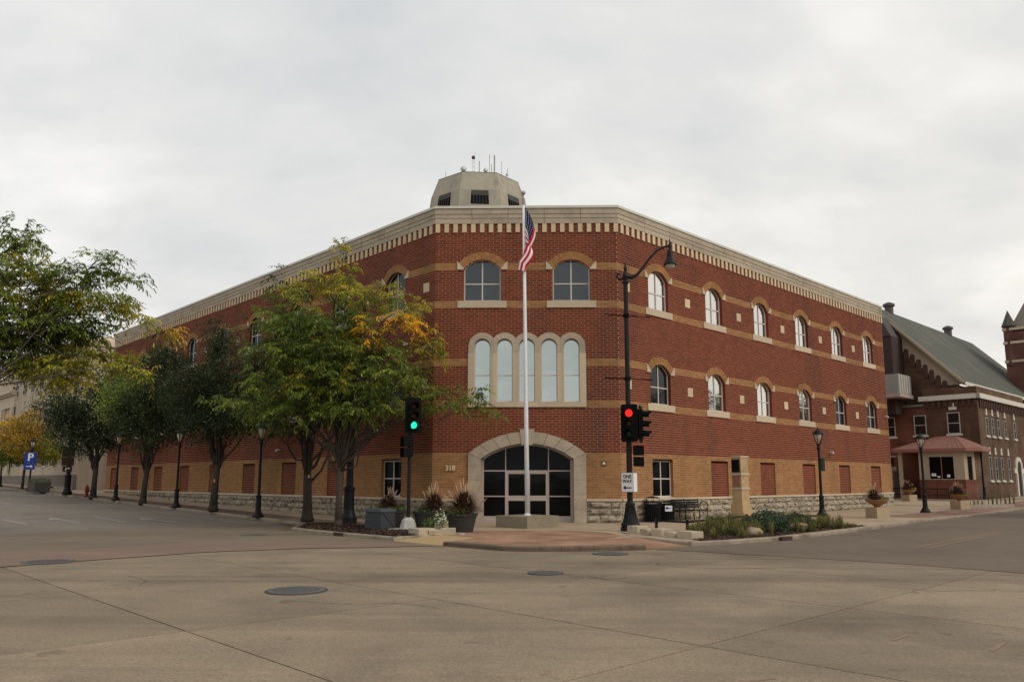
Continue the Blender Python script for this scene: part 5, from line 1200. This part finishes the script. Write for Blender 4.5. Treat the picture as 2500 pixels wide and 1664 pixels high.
q = MB(); q.box(-.28, .28, -.08, .02, -.11, .004); dn = q.build('drain_inlet', M('rusty_iron', (.06, .035, .025), None, rough=.9)); dn.location = (-6.13, -6.27, 0); dn.rotation_euler = (0, 0, R(-44)); tag(dn, 'rusty curb drain inlet in the kerb of the left mulch bed', 'drain')
lt = MB(); lt.add([(-2.18, -6.95, .008), (-2.0, -7.02, .008), (-1.93, -6.93, .03), (-2.1, -6.86, .012)], [(0, 1, 2, 3)]); tag(lt.build('litter', white), 'scrap of white paper on the pavers by the nearest planter', 'litter')
# far-left planter box, hydrant
fb = thing('planter_box', 'dark grey tapered planter box on the far left pavement', 'planter', (-38.0, 28.6, hq(-38, 28.6)), R(-45))
q = MB(); q.add([(-1.0, -.5, 0), (1.0, -.5, 0), (1.0, .5, 0), (-1, .5, 0), (-1.1, -.58, .8), (1.1, -.58, .8), (1.1, .58, .8), (-1.1, .58, .8)], [(0, 1, 5, 4), (1, 2, 6, 5), (2, 3, 7, 6), (3, 0, 4, 7), (4, 5, 6, 7)]); q.build('box', M('box_grey', (.075, .065, .058), None, rough=.8), fb)
leafy('low green plants in the far left planter box', -38.0, 28.6, hq(-38, 28.6)+.8, .8, .35, 500, [greenb, whf], 8, fl=.06, name='bedding_plants', cat='plants')
hy = thing('fire_hydrant', 'dark red fire hydrant on the left pavement beside a tree', 'hydrant', (-30.0, 21.1, hq(-30, 21.1)))
hm = M('hydrant_red', (.20, .025, .02), (.15, .02, .016), 8, .5)
q = MB(); q.lathe([(.17, 0), (.17, .05), (.11, .07), (.11, .55), (.15, .57), (.15, .61), (.12, .66), (.08, .74), (.04, .78), (.04, .84), (.005, .85)], 14); q.build('barrel', hm, hy)
for a in (0, 90, 180): q = MB(); a = R(a-90); q.tube([(.09*math.cos(a), .09*math.sin(a), .42), (.21*math.cos(a), .21*math.sin(a), .42)], .055, 8); q.build('nozzle', hm, hy)
# ------------------------------------------------------------------ street furniture, right
def trash(label, x, y, r=.33, h=.83):
    t = thing('litter_bin', label, 'litter bin', (x, y, 0), 0, 'black slatted litter bins by the bench')
    b = MB(); b.lathe([(r*.86, .03), (r*.9, .06), (r*.9, h-.12), (r*.86, h-.1)], 20); b.build('liner', blackm, t)
    for k in range(26):
        a = k*2*math.pi/26; q = MB(); q.tube([(r*.93*math.cos(a), r*.93*math.sin(a), .04), (r*.95*math.cos(a), r*.95*math.sin(a), h-.18), (r*1.12*math.cos(a), r*1.12*math.sin(a), h)], .014, 4); q.build('slat', black, t)
    b = MB()
    for z_, rr in ((.05, r*.95), (h-.2, r*.97), (h-.02, r*1.13)):
        b.tube([(rr*math.cos(a), rr*math.sin(a), z_) for a in [k*2*math.pi/20 for k in range(21)]], .018, 5)
    b.build('hoop', black, t)
    return t
t1 = trash('black slatted litter bin with a raised rain hood, left of the pair', 5.25, .75)
q = MB(); q.lathe([(.30, .98), (.2, 1.03), (.02, 1.05)], 16)
for a in (0, 90, 180, 270): a = R(a); q.tube([(.28*math.cos(a), .28*math.sin(a), .8), (.26*math.cos(a), .26*math.sin(a), 1.0)], .012, 4)
q.build('hood', blackm, t1)
t2 = trash('black litter bin with a white and blue sticker, right of the pair', 5.96, 1.55)
q = MB(); q.box(-.13, .17, -.335, -.33, .42, .66); q.build('sticker', white, t2)
q = MB(); q.lathe([(.05, 0), (.05, .004), (.03, .004), (.03, 0)], 14, lambda a_, b_, d: (-.05+a_, -.337-d, .56+b_)); q.box(-.0, .13, -.341, -.336, .54, .565); q.build('sticker_emblem', bpy.data.materials['sign_blue'], t2)
bn = thing('bench', 'black iron bench with curled arm rests against the stone base', 'bench', (7.12, 2.45, 0), R(35))
for k in range(5): q = MB(); q.box(-.85, .85, -.25+k*.11, -.17+k*.11, .42, .445); q.build('seat_slat', black, bn)
for k in range(4): q = MB(); q.box(-.85, .85, .26+k*.02, .28+k*.02, .52+k*.1, .59+k*.1); q.build('back_slat', black, bn)
for s_ in (-.86, 0, .86):
    q = MB(); q.tube([(s_, -.26, 0), (s_, -.22, .2), (s_, -.25, .43)], .022, 6); q.tube([(s_, .3, 0), (s_, .24, .22), (s_, .27, .45), (s_, .36, .92)], .022, 6); q.build('leg', black, bn)
    q = MB(); q.tube([(s_, -.02+.24*math.cos(a), .6+.20*math.sin(a)) for a in [k*2*math.pi/16 for k in range(17)]], .02, 5); q.build('arm_rest', black, bn)
# brick and stone information pillar
ip = thing('information_pillar', 'tan stone pillar with a dark framed panel and two light bands', 'pillar', (8.98, 1.06, 0), R(38))
tanp = M('pillar_sandstone', (.50, .36, .20), (.42, .29, .155), 5, .9, .3, 60, c3=(.34, .22, .11), sc3=1.2); pb_ = M('pillar_pink', (.30, .15, .11), (.25, .13, .095), 5, .9)
def pb(nm, w_, z0, z1, m): q = MB(); q.box(-w_, w_, -w_, w_, z0, z1); return q.build(nm, m, ip)
pb('plinth', .30, 0, .75, tanp); pb('shaft', .245, .75, 2.66, tanp); pb('band', .275, 1.34, 1.42, stone2); pb('band', .275, 1.93, 2.02, stone2); pb('capstone', .27, 2.66, 2.73, stone2)
def TP(s, d, z): return (-.245-d, s, z)
q = MB(); q.box(-.16, .16, .0, .03, 1.45, 1.9, TP); q.build('inset_panel', pb_, ip)
q = MB(); q.box(-.19, .19, 0, .05, 2.06, 2.58, TP); q.build('display_frame', black, ip); q = MB(); q.box(-.15, .15, .05, .055, 2.1, 2.54, TP); q.build('display', g_dark, ip)
# planted bed on the right
bedR = [(4.95, -9.55), (5.8, -9.05), (7.75, -7.5), (10.0, -5.05), (12.95, -1.75), (12.7, -1.3), (10.4, -1.0), (8.4, -.6), (6.6, -3.1), (5.0, -6.2), (4.6, -8.4)]
flat('planting_bed', bedR, .012, mul)
tag(chips('mulch', bedR, 3500, 9, chipm), 'dark mulch in the planted bed along the right street', 'mulch')
gr = MB(); g = random.Random(21)
def inpoly(x, y, poly):
    r_ = False; j = len(poly)-1
    for i in range(len(poly)):
        xi, yi = poly[i]; xj, yj = poly[j]
        if (yi > y) != (yj > y) and x < (xj-xi)*(y-yi)/(yj-yi)+xi: r_ = not r_
        j = i
    return r_
k = 0
while k < 230:
    x, y = g.uniform(5, 12.6), g.uniform(-8.6, -1)
    if not inpoly(x, y, bedR): continue
    if g.random() > .5+.5*math.sin(x*2.1+y): continue
    k += 1; hh_ = g.choice((.22, .34, .45, .6))
    for i in range(40):
        a = g.uniform(0, 6.283); e_ = g.uniform(.1, 1); L = g.uniform(.6, 1)*hh_; rr = .30*e_; ux, uy = math.cos(a), math.sin(a)
        ribbon(gr, [(x+ux*.03, y+uy*.03, 0), (x+ux*rr*.6, y+uy*rr*.6, L*.75), (x+ux*rr, y+uy*rr, L*(1-.35*e_))], .018, Vector((-uy, ux, 0)))
tag(gr.build('bed_grass', M('bed_grass_blade', (.20, .165, .05), (.07, .09, .024), 1.1, .8, rand=.5)), 'green and straw-coloured grasses filling the right street bed', 'grass', None, 'stuff')
for i, (x, y, r_, h_, lab) in enumerate([(8.1, -5.4, .75, .5, 'dark green spreading juniper shrub in the middle of the right bed'), (9.7, -3.6, .55, .38, 'smaller dark green juniper shrub toward the far end of the right bed')]):
    leafy(lab, x, y, 0, r_, h_*1.5, 2600, [M('juniper_%s' % 'ab'[i], (.025, .05, .018), (.015, .032, .012), 9, .8, rand=.5)], 30+i, name='juniper', cat='shrub', fl=0)
g = random.Random(5)
for i, (x, y) in enumerate([(7.0, -7.4), (9.3, -5.1)]):
    b = MB()
    for ii in range(7):
        a = g.uniform(0, 6.28)
    b.lathe([(.01, .0), (.32, .02), (.36, .12), (.25, .24), (.05, .28)], 9, lambda X, Y, Z: (X*(1.1+.15*math.sin(3*Y)), Y*.8, Z)); o = b.build('boulder', M('boulder_stone' if i == 0 else 'boulder_stone_b', (.36, .27, .18), (.26, .2, .14), 5, .95, .8, 20), None, True); o.location = (x, y, 0); tag(o, ['tan boulder in the right bed near the drain', 'tan boulder in the right bed beyond the junipers'][i], 'boulder', 'boulders in the right bed')
q = MB(); q.box(-.3, .3, -.08, .02, -.11, .004); dn = q.build('drain_inlet', bpy.data.materials['rusty_iron']); dn.location = (7.95, -7.72, 0); dn.rotation_euler = (0, 0, R(43)); tag(dn, 'rusty curb drain inlet in the kerb of the right bed', 'drain')
# low rails round the bed
def low_rail(label, pts, h=.36):
    t = thing('low_rail', label, 'railing', (0, 0, 0), 0, 'low black rails around the right bed')
    for x, y in pts: q = MB(); q.box(x-.045, x+.045, y-.045, y+.045, 0, h+.03); q.build('post', black, t)
    for (x0, y0), (x1, y1) in zip(pts, pts[1:]): q = MB(); q.tube([(x0, y0, h-.05), (x1, y1, h-.05)], .045, 4); q.build('rail', black, t)
low_rail('low black rail with three posts at the near end of the right bed', [(4.55, -4.4), (5.43, -5.4), (6.75, -3.33)])
low_rail('low black rail along the building side of the right bed', [(6.75, -3.1), (8.85, -.2)], .34)
low_rail('low black rail at the far end of the right bed', [(10.4, .1), (11.9, -.4)], .36)
# terracotta bowls on cube pedestals
tc_ = M('terracotta_bowl', (.32, .17, .08), (.26, .135, .065), 5, .8, .2, 50); ped = M('sandstone_cube', (.42, .33, .22), (.35, .27, .175), 4, .9)
def bowl(label, x, y, seed, gl, fl_, grassn=300, flm=None):
    z = hq(x, y); t = thing('bowl_planter', label, 'planter', (x, y, z), R(20), 'terracotta bowls on stone cubes')
    q = MB(); q.box(-.36, .36, -.36, .36, 0, .48); q.build('pedestal', ped, t)
    q = MB(); q.lathe([(.16, .48), (.13, .52), (.16, .55), (.34, .66), (.48, .80), (.5, .82), (.5, .84), (.45, .84), (.4, .78), (.01, .78)], 22); q.build('bowl', tc_, t, False)
    fountain_grass(gl, x-.12, y, z+.78, .52, .72, grassn, 30 if grassn > 250 else 16, seed)
    leafy(fl_, x+.22, y-.05, z+.78, .30, .24, 260, [greenb]+(flm or [orf, yelf]), seed+50, fl=.3)
bowl('terracotta bowl on a stone cube at the far end of the right facade', 16.28, 4.9, 61, 'dark purple grass in the bowl by the right facade', 'small green and orange plants in the bowl by the right facade', 260)
bowl('terracotta bowl on a tan cube left of the lamp before the porch', 27.9, 26.2, 62, 'pinkish grass in the bowl left of the porch lamp', 'yellow flowers in the bowl left of the porch lamp', 220, [yelf, yelf])
bowl('terracotta bowl on a tan cube at the kerb right of the porch', 25.3, 14.6, 63, 'feathery tan grass in the bowl right of the porch', 'red flowers in the bowl right of the porch', 330, [redf, redf])
# slatted stone bench wall and kerb box at the right
sw = thing('planter_wall', 'low concrete planter edge with upright pale blocks on the far right pavement', 'low wall', (0, 0, 0))
q = MB(); A, B_ = Vector((26.1, 15.0)), Vector((29.3, 16.0)); d = (B_-A).normalized(); nr = Vector((-d.y, d.x))
def TW(s, dd, z): p = A+d*s+nr*dd; return (p.x, p.y, z+hq(p.x, p.y))
L = (B_-A).length
q = MB(); q.box(0, L, 0, .2, 0, .2, TW); q.build('edge', conc, sw)
for i in range(6): q = MB(); q.box(.1+i*.30, .26+i*.30, .6, 1.0, 0, .42, TW); q.build('upright_block', blk, sw)
for i in range(7):
    x, y, _ = TW(1.9+i*.33, .5, 0); spiky('sparse twiggy shrub number '[:-8]+['nearest the blocks', 'second from the blocks', 'third from the blocks', 'in the middle', 'third from the far end', 'second from the far end', 'at the far end'][i]+' of the far right planter', x, y, hq(x, y), .16, .75+.3*(i % 2), 9, 70+i, bpy.data.materials['green_leaf_blade'], 'twiggy_shrub', .035)
# ------------------------------------------------------------------ trees
def tree(label, cat, name, base, fork_z, tr, lobes, n_anchor, leaf, seed, palette, nlimb=8, barkm=bark, forks=None, extra_z=0.):
    rg = np.random.default_rng(seed); g = random.Random(seed)
    t = thing(name, label, cat, base, 0, 'street trees'); bx, by, bz = base
    # anchors: more of them near the shell of each lobe
    vol = np.array([l[1][0]*l[1][1]*l[1][2] for l in lobes])**.8; cnts = np.maximum(4, (n_anchor*vol/vol.sum()).astype(int))
    A = []; LI = []
    for li, ((ctr, rad), k) in enumerate(zip([(l[0], l[1]) for l in lobes], cnts)):
        d = rg.normal(size=(k, 3)); d /= np.linalg.norm(d, axis=1)[:, None]; r_ = rg.random(k)**(.42)
        lump = 1+.22*np.sin(d[:, 0]*5+li)+.18*np.sin(d[:, 2]*6+d[:, 1]*4+li*2)
        A.append(np.array(ctr)+d*np.array(rad)*(r_*lump)[:, None]); LI += [li]*k
    A = np.vstack(A)-np.array([bx, by, bz]); LI = np.array(LI)
    # limbs
    b = MB(); nodes = []; fz = fork_z
    lean = Vector((g.uniform(-.1, .1), g.uniform(-.1, .1), 0))
    tp = [Vector((0, 0, -.1)), Vector((0, 0, fz*.4))+lean*.3, Vector((0, 0, fz))+lean]
    tr *= .78; b.tube(tp, [tr*1.3, tr, tr*.9], 12)
    b.lathe([(tr*1.7, -.05), (tr*1.45, .08), (tr*1.2, .25), (tr*1.05, .45)], 12)
    ends = [A[LI == li].mean(axis=0) for li in range(len(lobes))]
    ex = []
    for li in range(len(lobes)):
        idx = np.where(LI == li)[0]
        for q_ in range(max(1, int(len(idx)/max(1, len(A))*nlimb*1.6))): ex.append(A[g.choice(list(idx))])
    for e_ in [*ends, *ex]:
        e_ = Vector(e_); s_ = Vector((0, 0, fz*g.uniform(.85, 1.0)))+lean; mid = s_+(e_-s_)*.45+Vector((0, 0, (e_-s_).length*.10)); mid.z = max(mid.z, s_.z+.2)
        m1 = s_+(mid-s_)*.5; m1.x *= .75; m1.y *= .75; m2 = mid+(e_-mid)*.5+Vector((g.uniform(-.2, .2), g.uniform(-.2, .2), .1))
        P_ = [s_-Vector((0, 0, .3)), m1, mid, m2, e_]; r0 = tr*g.uniform(.30, .5)
        Q = []; wob = .05*(e_-s_).length
        for k in range(4):
            for u in (0, .5):
                p_ = P_[k]*(1-u)+P_[k+1]*u
                if k > 0 or u > 0: p_ = p_+Vector((g.gauss(0, wob*.5), g.gauss(0, wob*.5), g.gauss(0, wob*.7)))
                Q.append(p_)
        Q.append(e_); b.tube(Q, [r0*(1-.93*i/(len(Q)-1))**1.15 for i in range(len(Q))], 6)
        for k in range(8):
            for u in (0, .5): nodes.append((Q[k]*(1-u)+Q[k+1]*u, 0))
    NP = np.array([tuple(n_[0]) for n_ in nodes]); NP_z = NP[:, 2]
    for a in A[::2]:
        dd = np.linalg.norm(NP-a, axis=1)+np.where(NP_z > a[2]+.3, 1.5, 0); i = int(dd.argmin()); p0 = Vector(NP[i]); p1 = Vector(a)
        mid = (p0+p1)/2+Vector((g.uniform(-.1, .1), g.uniform(-.1, .1), .08*(p1-p0).length)); b.tube([p0, mid, p1], [.018, .012, .005], 4)
    b.build('trunk', barkm, t, True)
    # leaves
    kind, per, size = leaf; n = len(A)*per
    ai = np.repeat(np.arange(len(A)), per); C_ = A[ai]
    centre = np.array([np.array(lobes[l][0])-np.array([bx, by, bz]) for l in LI])[ai]
    outd = C_-centre; outd /= (np.linalg.norm(outd, axis=1)[:, None]+1e-6)
    col_a = np.array([palette[lobes[l][2] if len(lobes[l]) > 2 else 0][g.randrange(len(palette[lobes[l][2] if len(lobes[l]) > 2 else 0]))] for l in LI])
    jit = rg.normal(1, .13, size=(len(A), 1)); colr = (col_a*jit)[ai]*rg.normal(1, .1, size=(n, 1)); colr = np.clip(colr, .004, .9)
    if kind == 'frond':     # drooping compound leaves set along short arching twigs
        tw = 4; tid = np.arange(n) % per; twi = tid % tw; along = (tid//tw+rg.random(n))/(per/tw)
        tdir = rg.normal(size=(len(A)*tw, 3)); tdir[:, 2] = tdir[:, 2]*.35; tdir = tdir.reshape(len(A), tw, 3)+outd[::per][:, None, :]*1.1
        tdir /= np.linalg.norm(tdir, axis=2)[:, :, None]; td = tdir[ai, twi]
        L_ = .50; P0 = C_+td*(along*L_)[:, None]; P0[:, 2] += .12*along-.30*along**2
        side = np.cross(td, [0, 0, 1.]); side /= (np.linalg.norm(side, axis=1)[:, None]+1e-6); sgn = np.where(rg.random(n) > .5, 1, -1)[:, None]
        fd = side*sgn*.8+td*.45+rg.normal(size=(n, 3))*.25; fd[:, 2] -= .25; fd /= np.linalg.norm(fd, axis=1)[:, None]
        wv = np.cross(fd, [0, 0, 1.])+rg.normal(size=(n, 3))*.2; wv /= np.linalg.norm(wv, axis=1)[:, None]
        s_ = (size*rg.uniform(.7, 1.2, n))[:, None]; w_ = s_*.17
        mid = P0+fd*s_*.5; tip = P0+fd*s_; tip[:, 2] -= (s_*.38)[:, 0]; mid[:, 2] -= (s_*.06)[:, 0]
        V = np.stack([P0-wv*w_*.5, P0+wv*w_*.5, mid+wv*w_, mid-wv*w_, tip+wv*w_*.45, tip-wv*w_*.45], 1).reshape(-1, 3)
        o_ = np.arange(n)[:, None]*6; Fc = np.concatenate([o_+np.array([0, 1, 2, 3]), o_+np.array([3, 2, 4, 5])], 1).reshape(-1)
        nf = 2*n; vpl = 6
    else:
        P0 = C_+rg.normal(size=(n, 3))*np.array([.26, .26, .20]); u = rg.normal(size=(n, 3)); u[:, 2] -= .5; u /= np.linalg.norm(u, axis=1)[:, None]
        v = np.cross(u, rg.normal(size=(n, 3))); v /= np.linalg.norm(v, axis=1)[:, None]; s_ = (size*rg.uniform(.7, 1.25, n))[:, None]
        V = np.stack([P0-u*s_*.5, P0+v*s_*.33, P0+u*s_*.5, P0-v*s_*.33], 1).reshape(-1, 3)
        Fc = (np.arange(n)[:, None]*4+np.arange(4)).reshape(-1); nf = n; vpl = 4
    me = bpy.data.meshes.new('crown'); me.vertices.add(len(V)); me.vertices.foreach_set('co', V.astype(np.float32).ravel())
    me.loops.add(nf*4); me.loops.foreach_set('vertex_index', Fc.astype(np.int32)); me.polygons.add(nf); me.polygons.foreach_set('loop_start', np.arange(nf, dtype=np.int32)*4)
    me.update(); at_ = me.color_attributes.new('tint', 'FLOAT_COLOR', 'POINT'); cc_ = np.ones((len(V), 4), np.float32); cc_[:, :3] = np.repeat(colr, vpl, 0); at_.data.foreach_set('color', cc_.ravel())
    me.materials.append(leafm); o = bpy.data.objects.new('crown', me); col.objects.link(o); o.parent = t
    return t
GR = [(.13, .17, .030), (.10, .145, .028), (.18, .21, .035), (.075, .115, .024)]
YG = [(.27, .25, .035), (.20, .22, .038), (.15, .18, .032), (.34, .28, .035)]
OR = [(.62, .34, .025), (.50, .32, .03), (.30, .26, .03), (.19, .19, .03), (.7, .42, .035)]
DK = [(.026, .042, .012), (.018, .031, .009), (.042, .060, .016), (.014, .023, .007)]
BZ = [(.10, .09, .03), (.07, .07, .024), (.05, .06, .02)]
YT = [(.36, .21, .025), (.27, .19, .028), (.19, .16, .028), (.40, .24, .028)]
pal = [GR, YG, OR, DK, BZ, YT]
tree('honey locust turning yellow, trunk in the mulch bed beside the corner', 'tree', 'locust_tree', (-7.14, -2.32, .0), 2.6, .15,
     [((-8.5, -2.6, 9.1), (1.0, 1.1, .55), 1), ((-7.2, -2.5, 9.7), (.8, .9, .6), 1), ((-7.2, -2.6, 10.6), (.4, .4, .6), 1), ((-6.5, -3.0, 8.6), (1.1, 1.2, .5), 1), ((-5.3, -3.2, 8.9), (.7, .7, .4), 1), ((-4.6, -3.1, 8.35), (.75, .8, .4), 1), ((-4.9, -3.4, 7.75), (1.1, 1.0, .42), 2), ((-5.9, -3.6, 7.2), (.9, .8, .4), 2),
      ((-8.9, -2.4, 7.9), (1.5, 1.4, .55), 0), ((-7.2, -3.2, 7.5), (1.5, 1.4, .5), 0), ((-9.7, -2.4, 6.7), (1.2, 1.2, .5), 0), ((-7.9, -3.0, 6.5), (1.8, 1.6, .6), 0), ((-5.9, -3.6, 6.3), (1.7, 1.4, .5), 0), ((-3.9, -3.1, 6.6), (1.0, .9, .4), 1), ((-3.2, -3.0, 7.2), (.4, .4, .3), 2),
      ((-9.6, -2.9, 5.4), (1.5, 1.3, .5), 0), ((-7.6, -3.8, 5.4), (1.5, 1.2, .5), 1), ((-5.7, -4.0, 5.4), (1.7, 1.3, .5), 0), ((-4.1, -3.4, 5.5), (1.1, .9, .4), 0), ((-10.6, -2.5, 4.6), (1.5, 1.3, .5), 0), ((-8.4, -3.4, 4.5), (1.8, 1.4, .5), 0), ((-6.2, -3.8, 4.4), (1.8, 1.3, .5), 0), ((-4.6, -3.2, 4.55), (1.0, .9, .35), 0),
      ((-2.9, -3.2, 4.75), (1.0, .8, .38), 0), ((-1.9, -3.2, 4.55), (.75, .6, .28), 0), ((-1.35, -3.2, 4.25), (.5, .4, .18), 0), ((-1.75, -3.1, 5.15), (.35, .3, .22), 0), ((-7.2, -2.3, 6.0), (2.4, 1.8, 1.6), 0)],
     1100, ('frond', 46, .125), 101, pal, 9)
tree('darker street tree directly behind the yellowing locust', 'tree', 'locust_tree', (-9.0, .1, .1), 1.9, .23,
     [((-10.3, .3, 8.6), (1.1, 1.1, 1.6), 0), ((-10.9, .3, 10.4), (.35, .35, .7), 3), ((-9.1, .3, 7.2), (2.1, 1.8, 2.2), 3), ((-11.2, .3, 6.8), (1.4, 1.4, 1.5), 4), ((-9.2, .3, 4.6), (2.4, 1.6, .9), 3), ((-6.8, .5, 6.0), (1.4, 1.2, 1.4), 3)],
     560, ('frond', 40, .13), 102, pal, 9, barkd)
tree('dark green street tree, third trunk from the corner with a pale wound', 'tree', 'pear_tree', (-15.5, 6.6, .25), 2.2, .21,
     [((-15.8, 6.6, 8.5), (.9, .9, 1.6), 3), ((-15.1, 6.6, 6.2), (2.4, 1.9, 2.1), 3), ((-16.9, 6.6, 6.0), (1.5, 1.3, 1.8), 3), ((-13.5, 6.2, 4.9), (1.6, 1.3, 1.1), 0), ((-15.4, 6.4, 4.6), (2.2, 1.6, .9), 3)],
     900, ('leaf', 40, .10), 103, pal, 9, barkd)
tree('dark green street tree, fourth trunk from the corner', 'tree', 'pear_tree', (-22.4, 13.5, .35), 2.0, .2,
     [((-21.7, 13.5, 8.3), (1.4, 1.3, 1.9), 3), ((-22.2, 13.5, 5.6), (2.3, 2.0, 2.2), 3), ((-20.5, 13.3, 5.4), (1.3, 1.3, 1.6), 3), ((-24, 13.5, 6.6), (1.6, 1.4, 1.7), 0)],
     800, ('leaf', 38, .115), 104, pal, 9, barkd)
tree('dark green street tree beside the fire hydrant', 'tree', 'pear_tree', (-29.0, 20.1, .5), 2.3, .22,
     [((-28.8, 20.1, 6.9), (2.3, 2.0, 2.2), 3), ((-31.4, 20.1, 6.0), (2.2, 1.9, 1.9), 3), ((-27.7, 20.1, 5.0), (2.0, 1.6, 1.7), 3), ((-29.8, 20.1, 4.6), (2.2, 1.6, 1.2), 3)],
     800, ('leaf', 38, .12), 105, pal, 9, barkd)
tree('small orange-yellow street tree at far left behind the parking sign', 'tree', 'maple_tree', (-43.0, 34.3, .75), 2.6, .13,
     [((-43.4, 34.3, 5.3), (2.7, 2.4, 2.2), 5), ((-41.2, 34.3, 4.0), (1.6, 1.6, 1.1), 1), ((-44.5, 34.3, 3.9), (2.0, 1.8, 1.0), 0)], 560, ('leaf', 40, .15), 106, pal, 7, barkd)
tree('large honey locust whose branches reach in from the left edge', 'tree', 'locust_tree', (-20.5, -11.5, 0), 3.2, .24,
     [((-16.5, -8, 9.4), (.6, .7, .7), 0), ((-15.9, -8, 8.3), (.9, 1.0, .4), 1), ((-15.7, -8, 7.4), (1.2, 1.2, .5), 1), ((-14.6, -8, 8.2), (.8, .8, .45), 0), ((-13.6, -8, 8.6), (.5, .5, .35), 0), ((-12.9, -8, 8.1), (.4, .4, .2), 0), ((-13.7, -8, 7.4), (1.0, .9, .38), 1), ((-12.6, -8, 7.0), (.45, .4, .2), 1),
      ((-15.9, -8, 6.5), (1.5, 1.4, .55), 0), ((-14.4, -8, 6.5), (1.1, 1.0, .5), 0), ((-16.3, -8, 5.6), (1.3, 1.2, .5), 0), ((-15.1, -8, 5.1), (1.1, 1.0, .45), 1), ((-13.7, -8, 5.6), (1.0, .8, .32), 1), ((-12.7, -8, 5.3), (.7, .6, .22), 1), ((-11.8, -8, 5.05), (.4, .4, .14), 1), ((-11.6, -8, 6.45), (.4, .4, .16), 5), ((-18, -9.5, 7), (2.0, 1.9, 1.9), 0)],
     1300, ('frond', 50, .125), 107, pal, 9)
scar = M('fresh_wood', (.50, .30, .14), (.38, .22, .10), 20, .9)
for o in list(bpy.data.objects):
    if o.get('label') == 'dark green street tree, third trunk from the corner with a pale wound':
        b = MB(); b.lathe([(.005, .012), (.055, .006), (.065, -.03)], 12, lambda x, y, z: (.37*(.17+z)+x*.93, -.93*(.17+z)+x*.37, 1.42+y*1.6)); b.build('pruning_scar', scar, o)
    if o.get('label') == 'darker street tree directly behind the yellowing locust':
        b = MB(); b.lathe([(.005, .012), (.045, .006), (.055, -.03)], 12, lambda x, y, z: (.30*(.18+z)+x*.95, -.95*(.18+z)+x*.30, 1.75+y*1.4)); b.build('pruning_scar', scar, o)
for i, (x, y, lab) in enumerate([(31.5, 5.5, 'street tree across the right street, nearest, seen mirrored in the facade windows'), (39, 13.5, 'street tree across the right street, second, seen mirrored in the facade windows'), (47, 22.5, 'street tree across the right street, farthest, seen mirrored in the facade windows')]):
    tree(lab, 'tree', 'pear_tree', (x, y, 0), 2.2, .2, [((x, y, 6.2+.4*i), (2.4, 2.4, 2.4+.5*i), 3), ((x+.8, y-1, 4.8), (2.0, 1.8, 1.5), 3)], 420, ('leaf', 30, .17), 200+i, pal, 6, barkd)
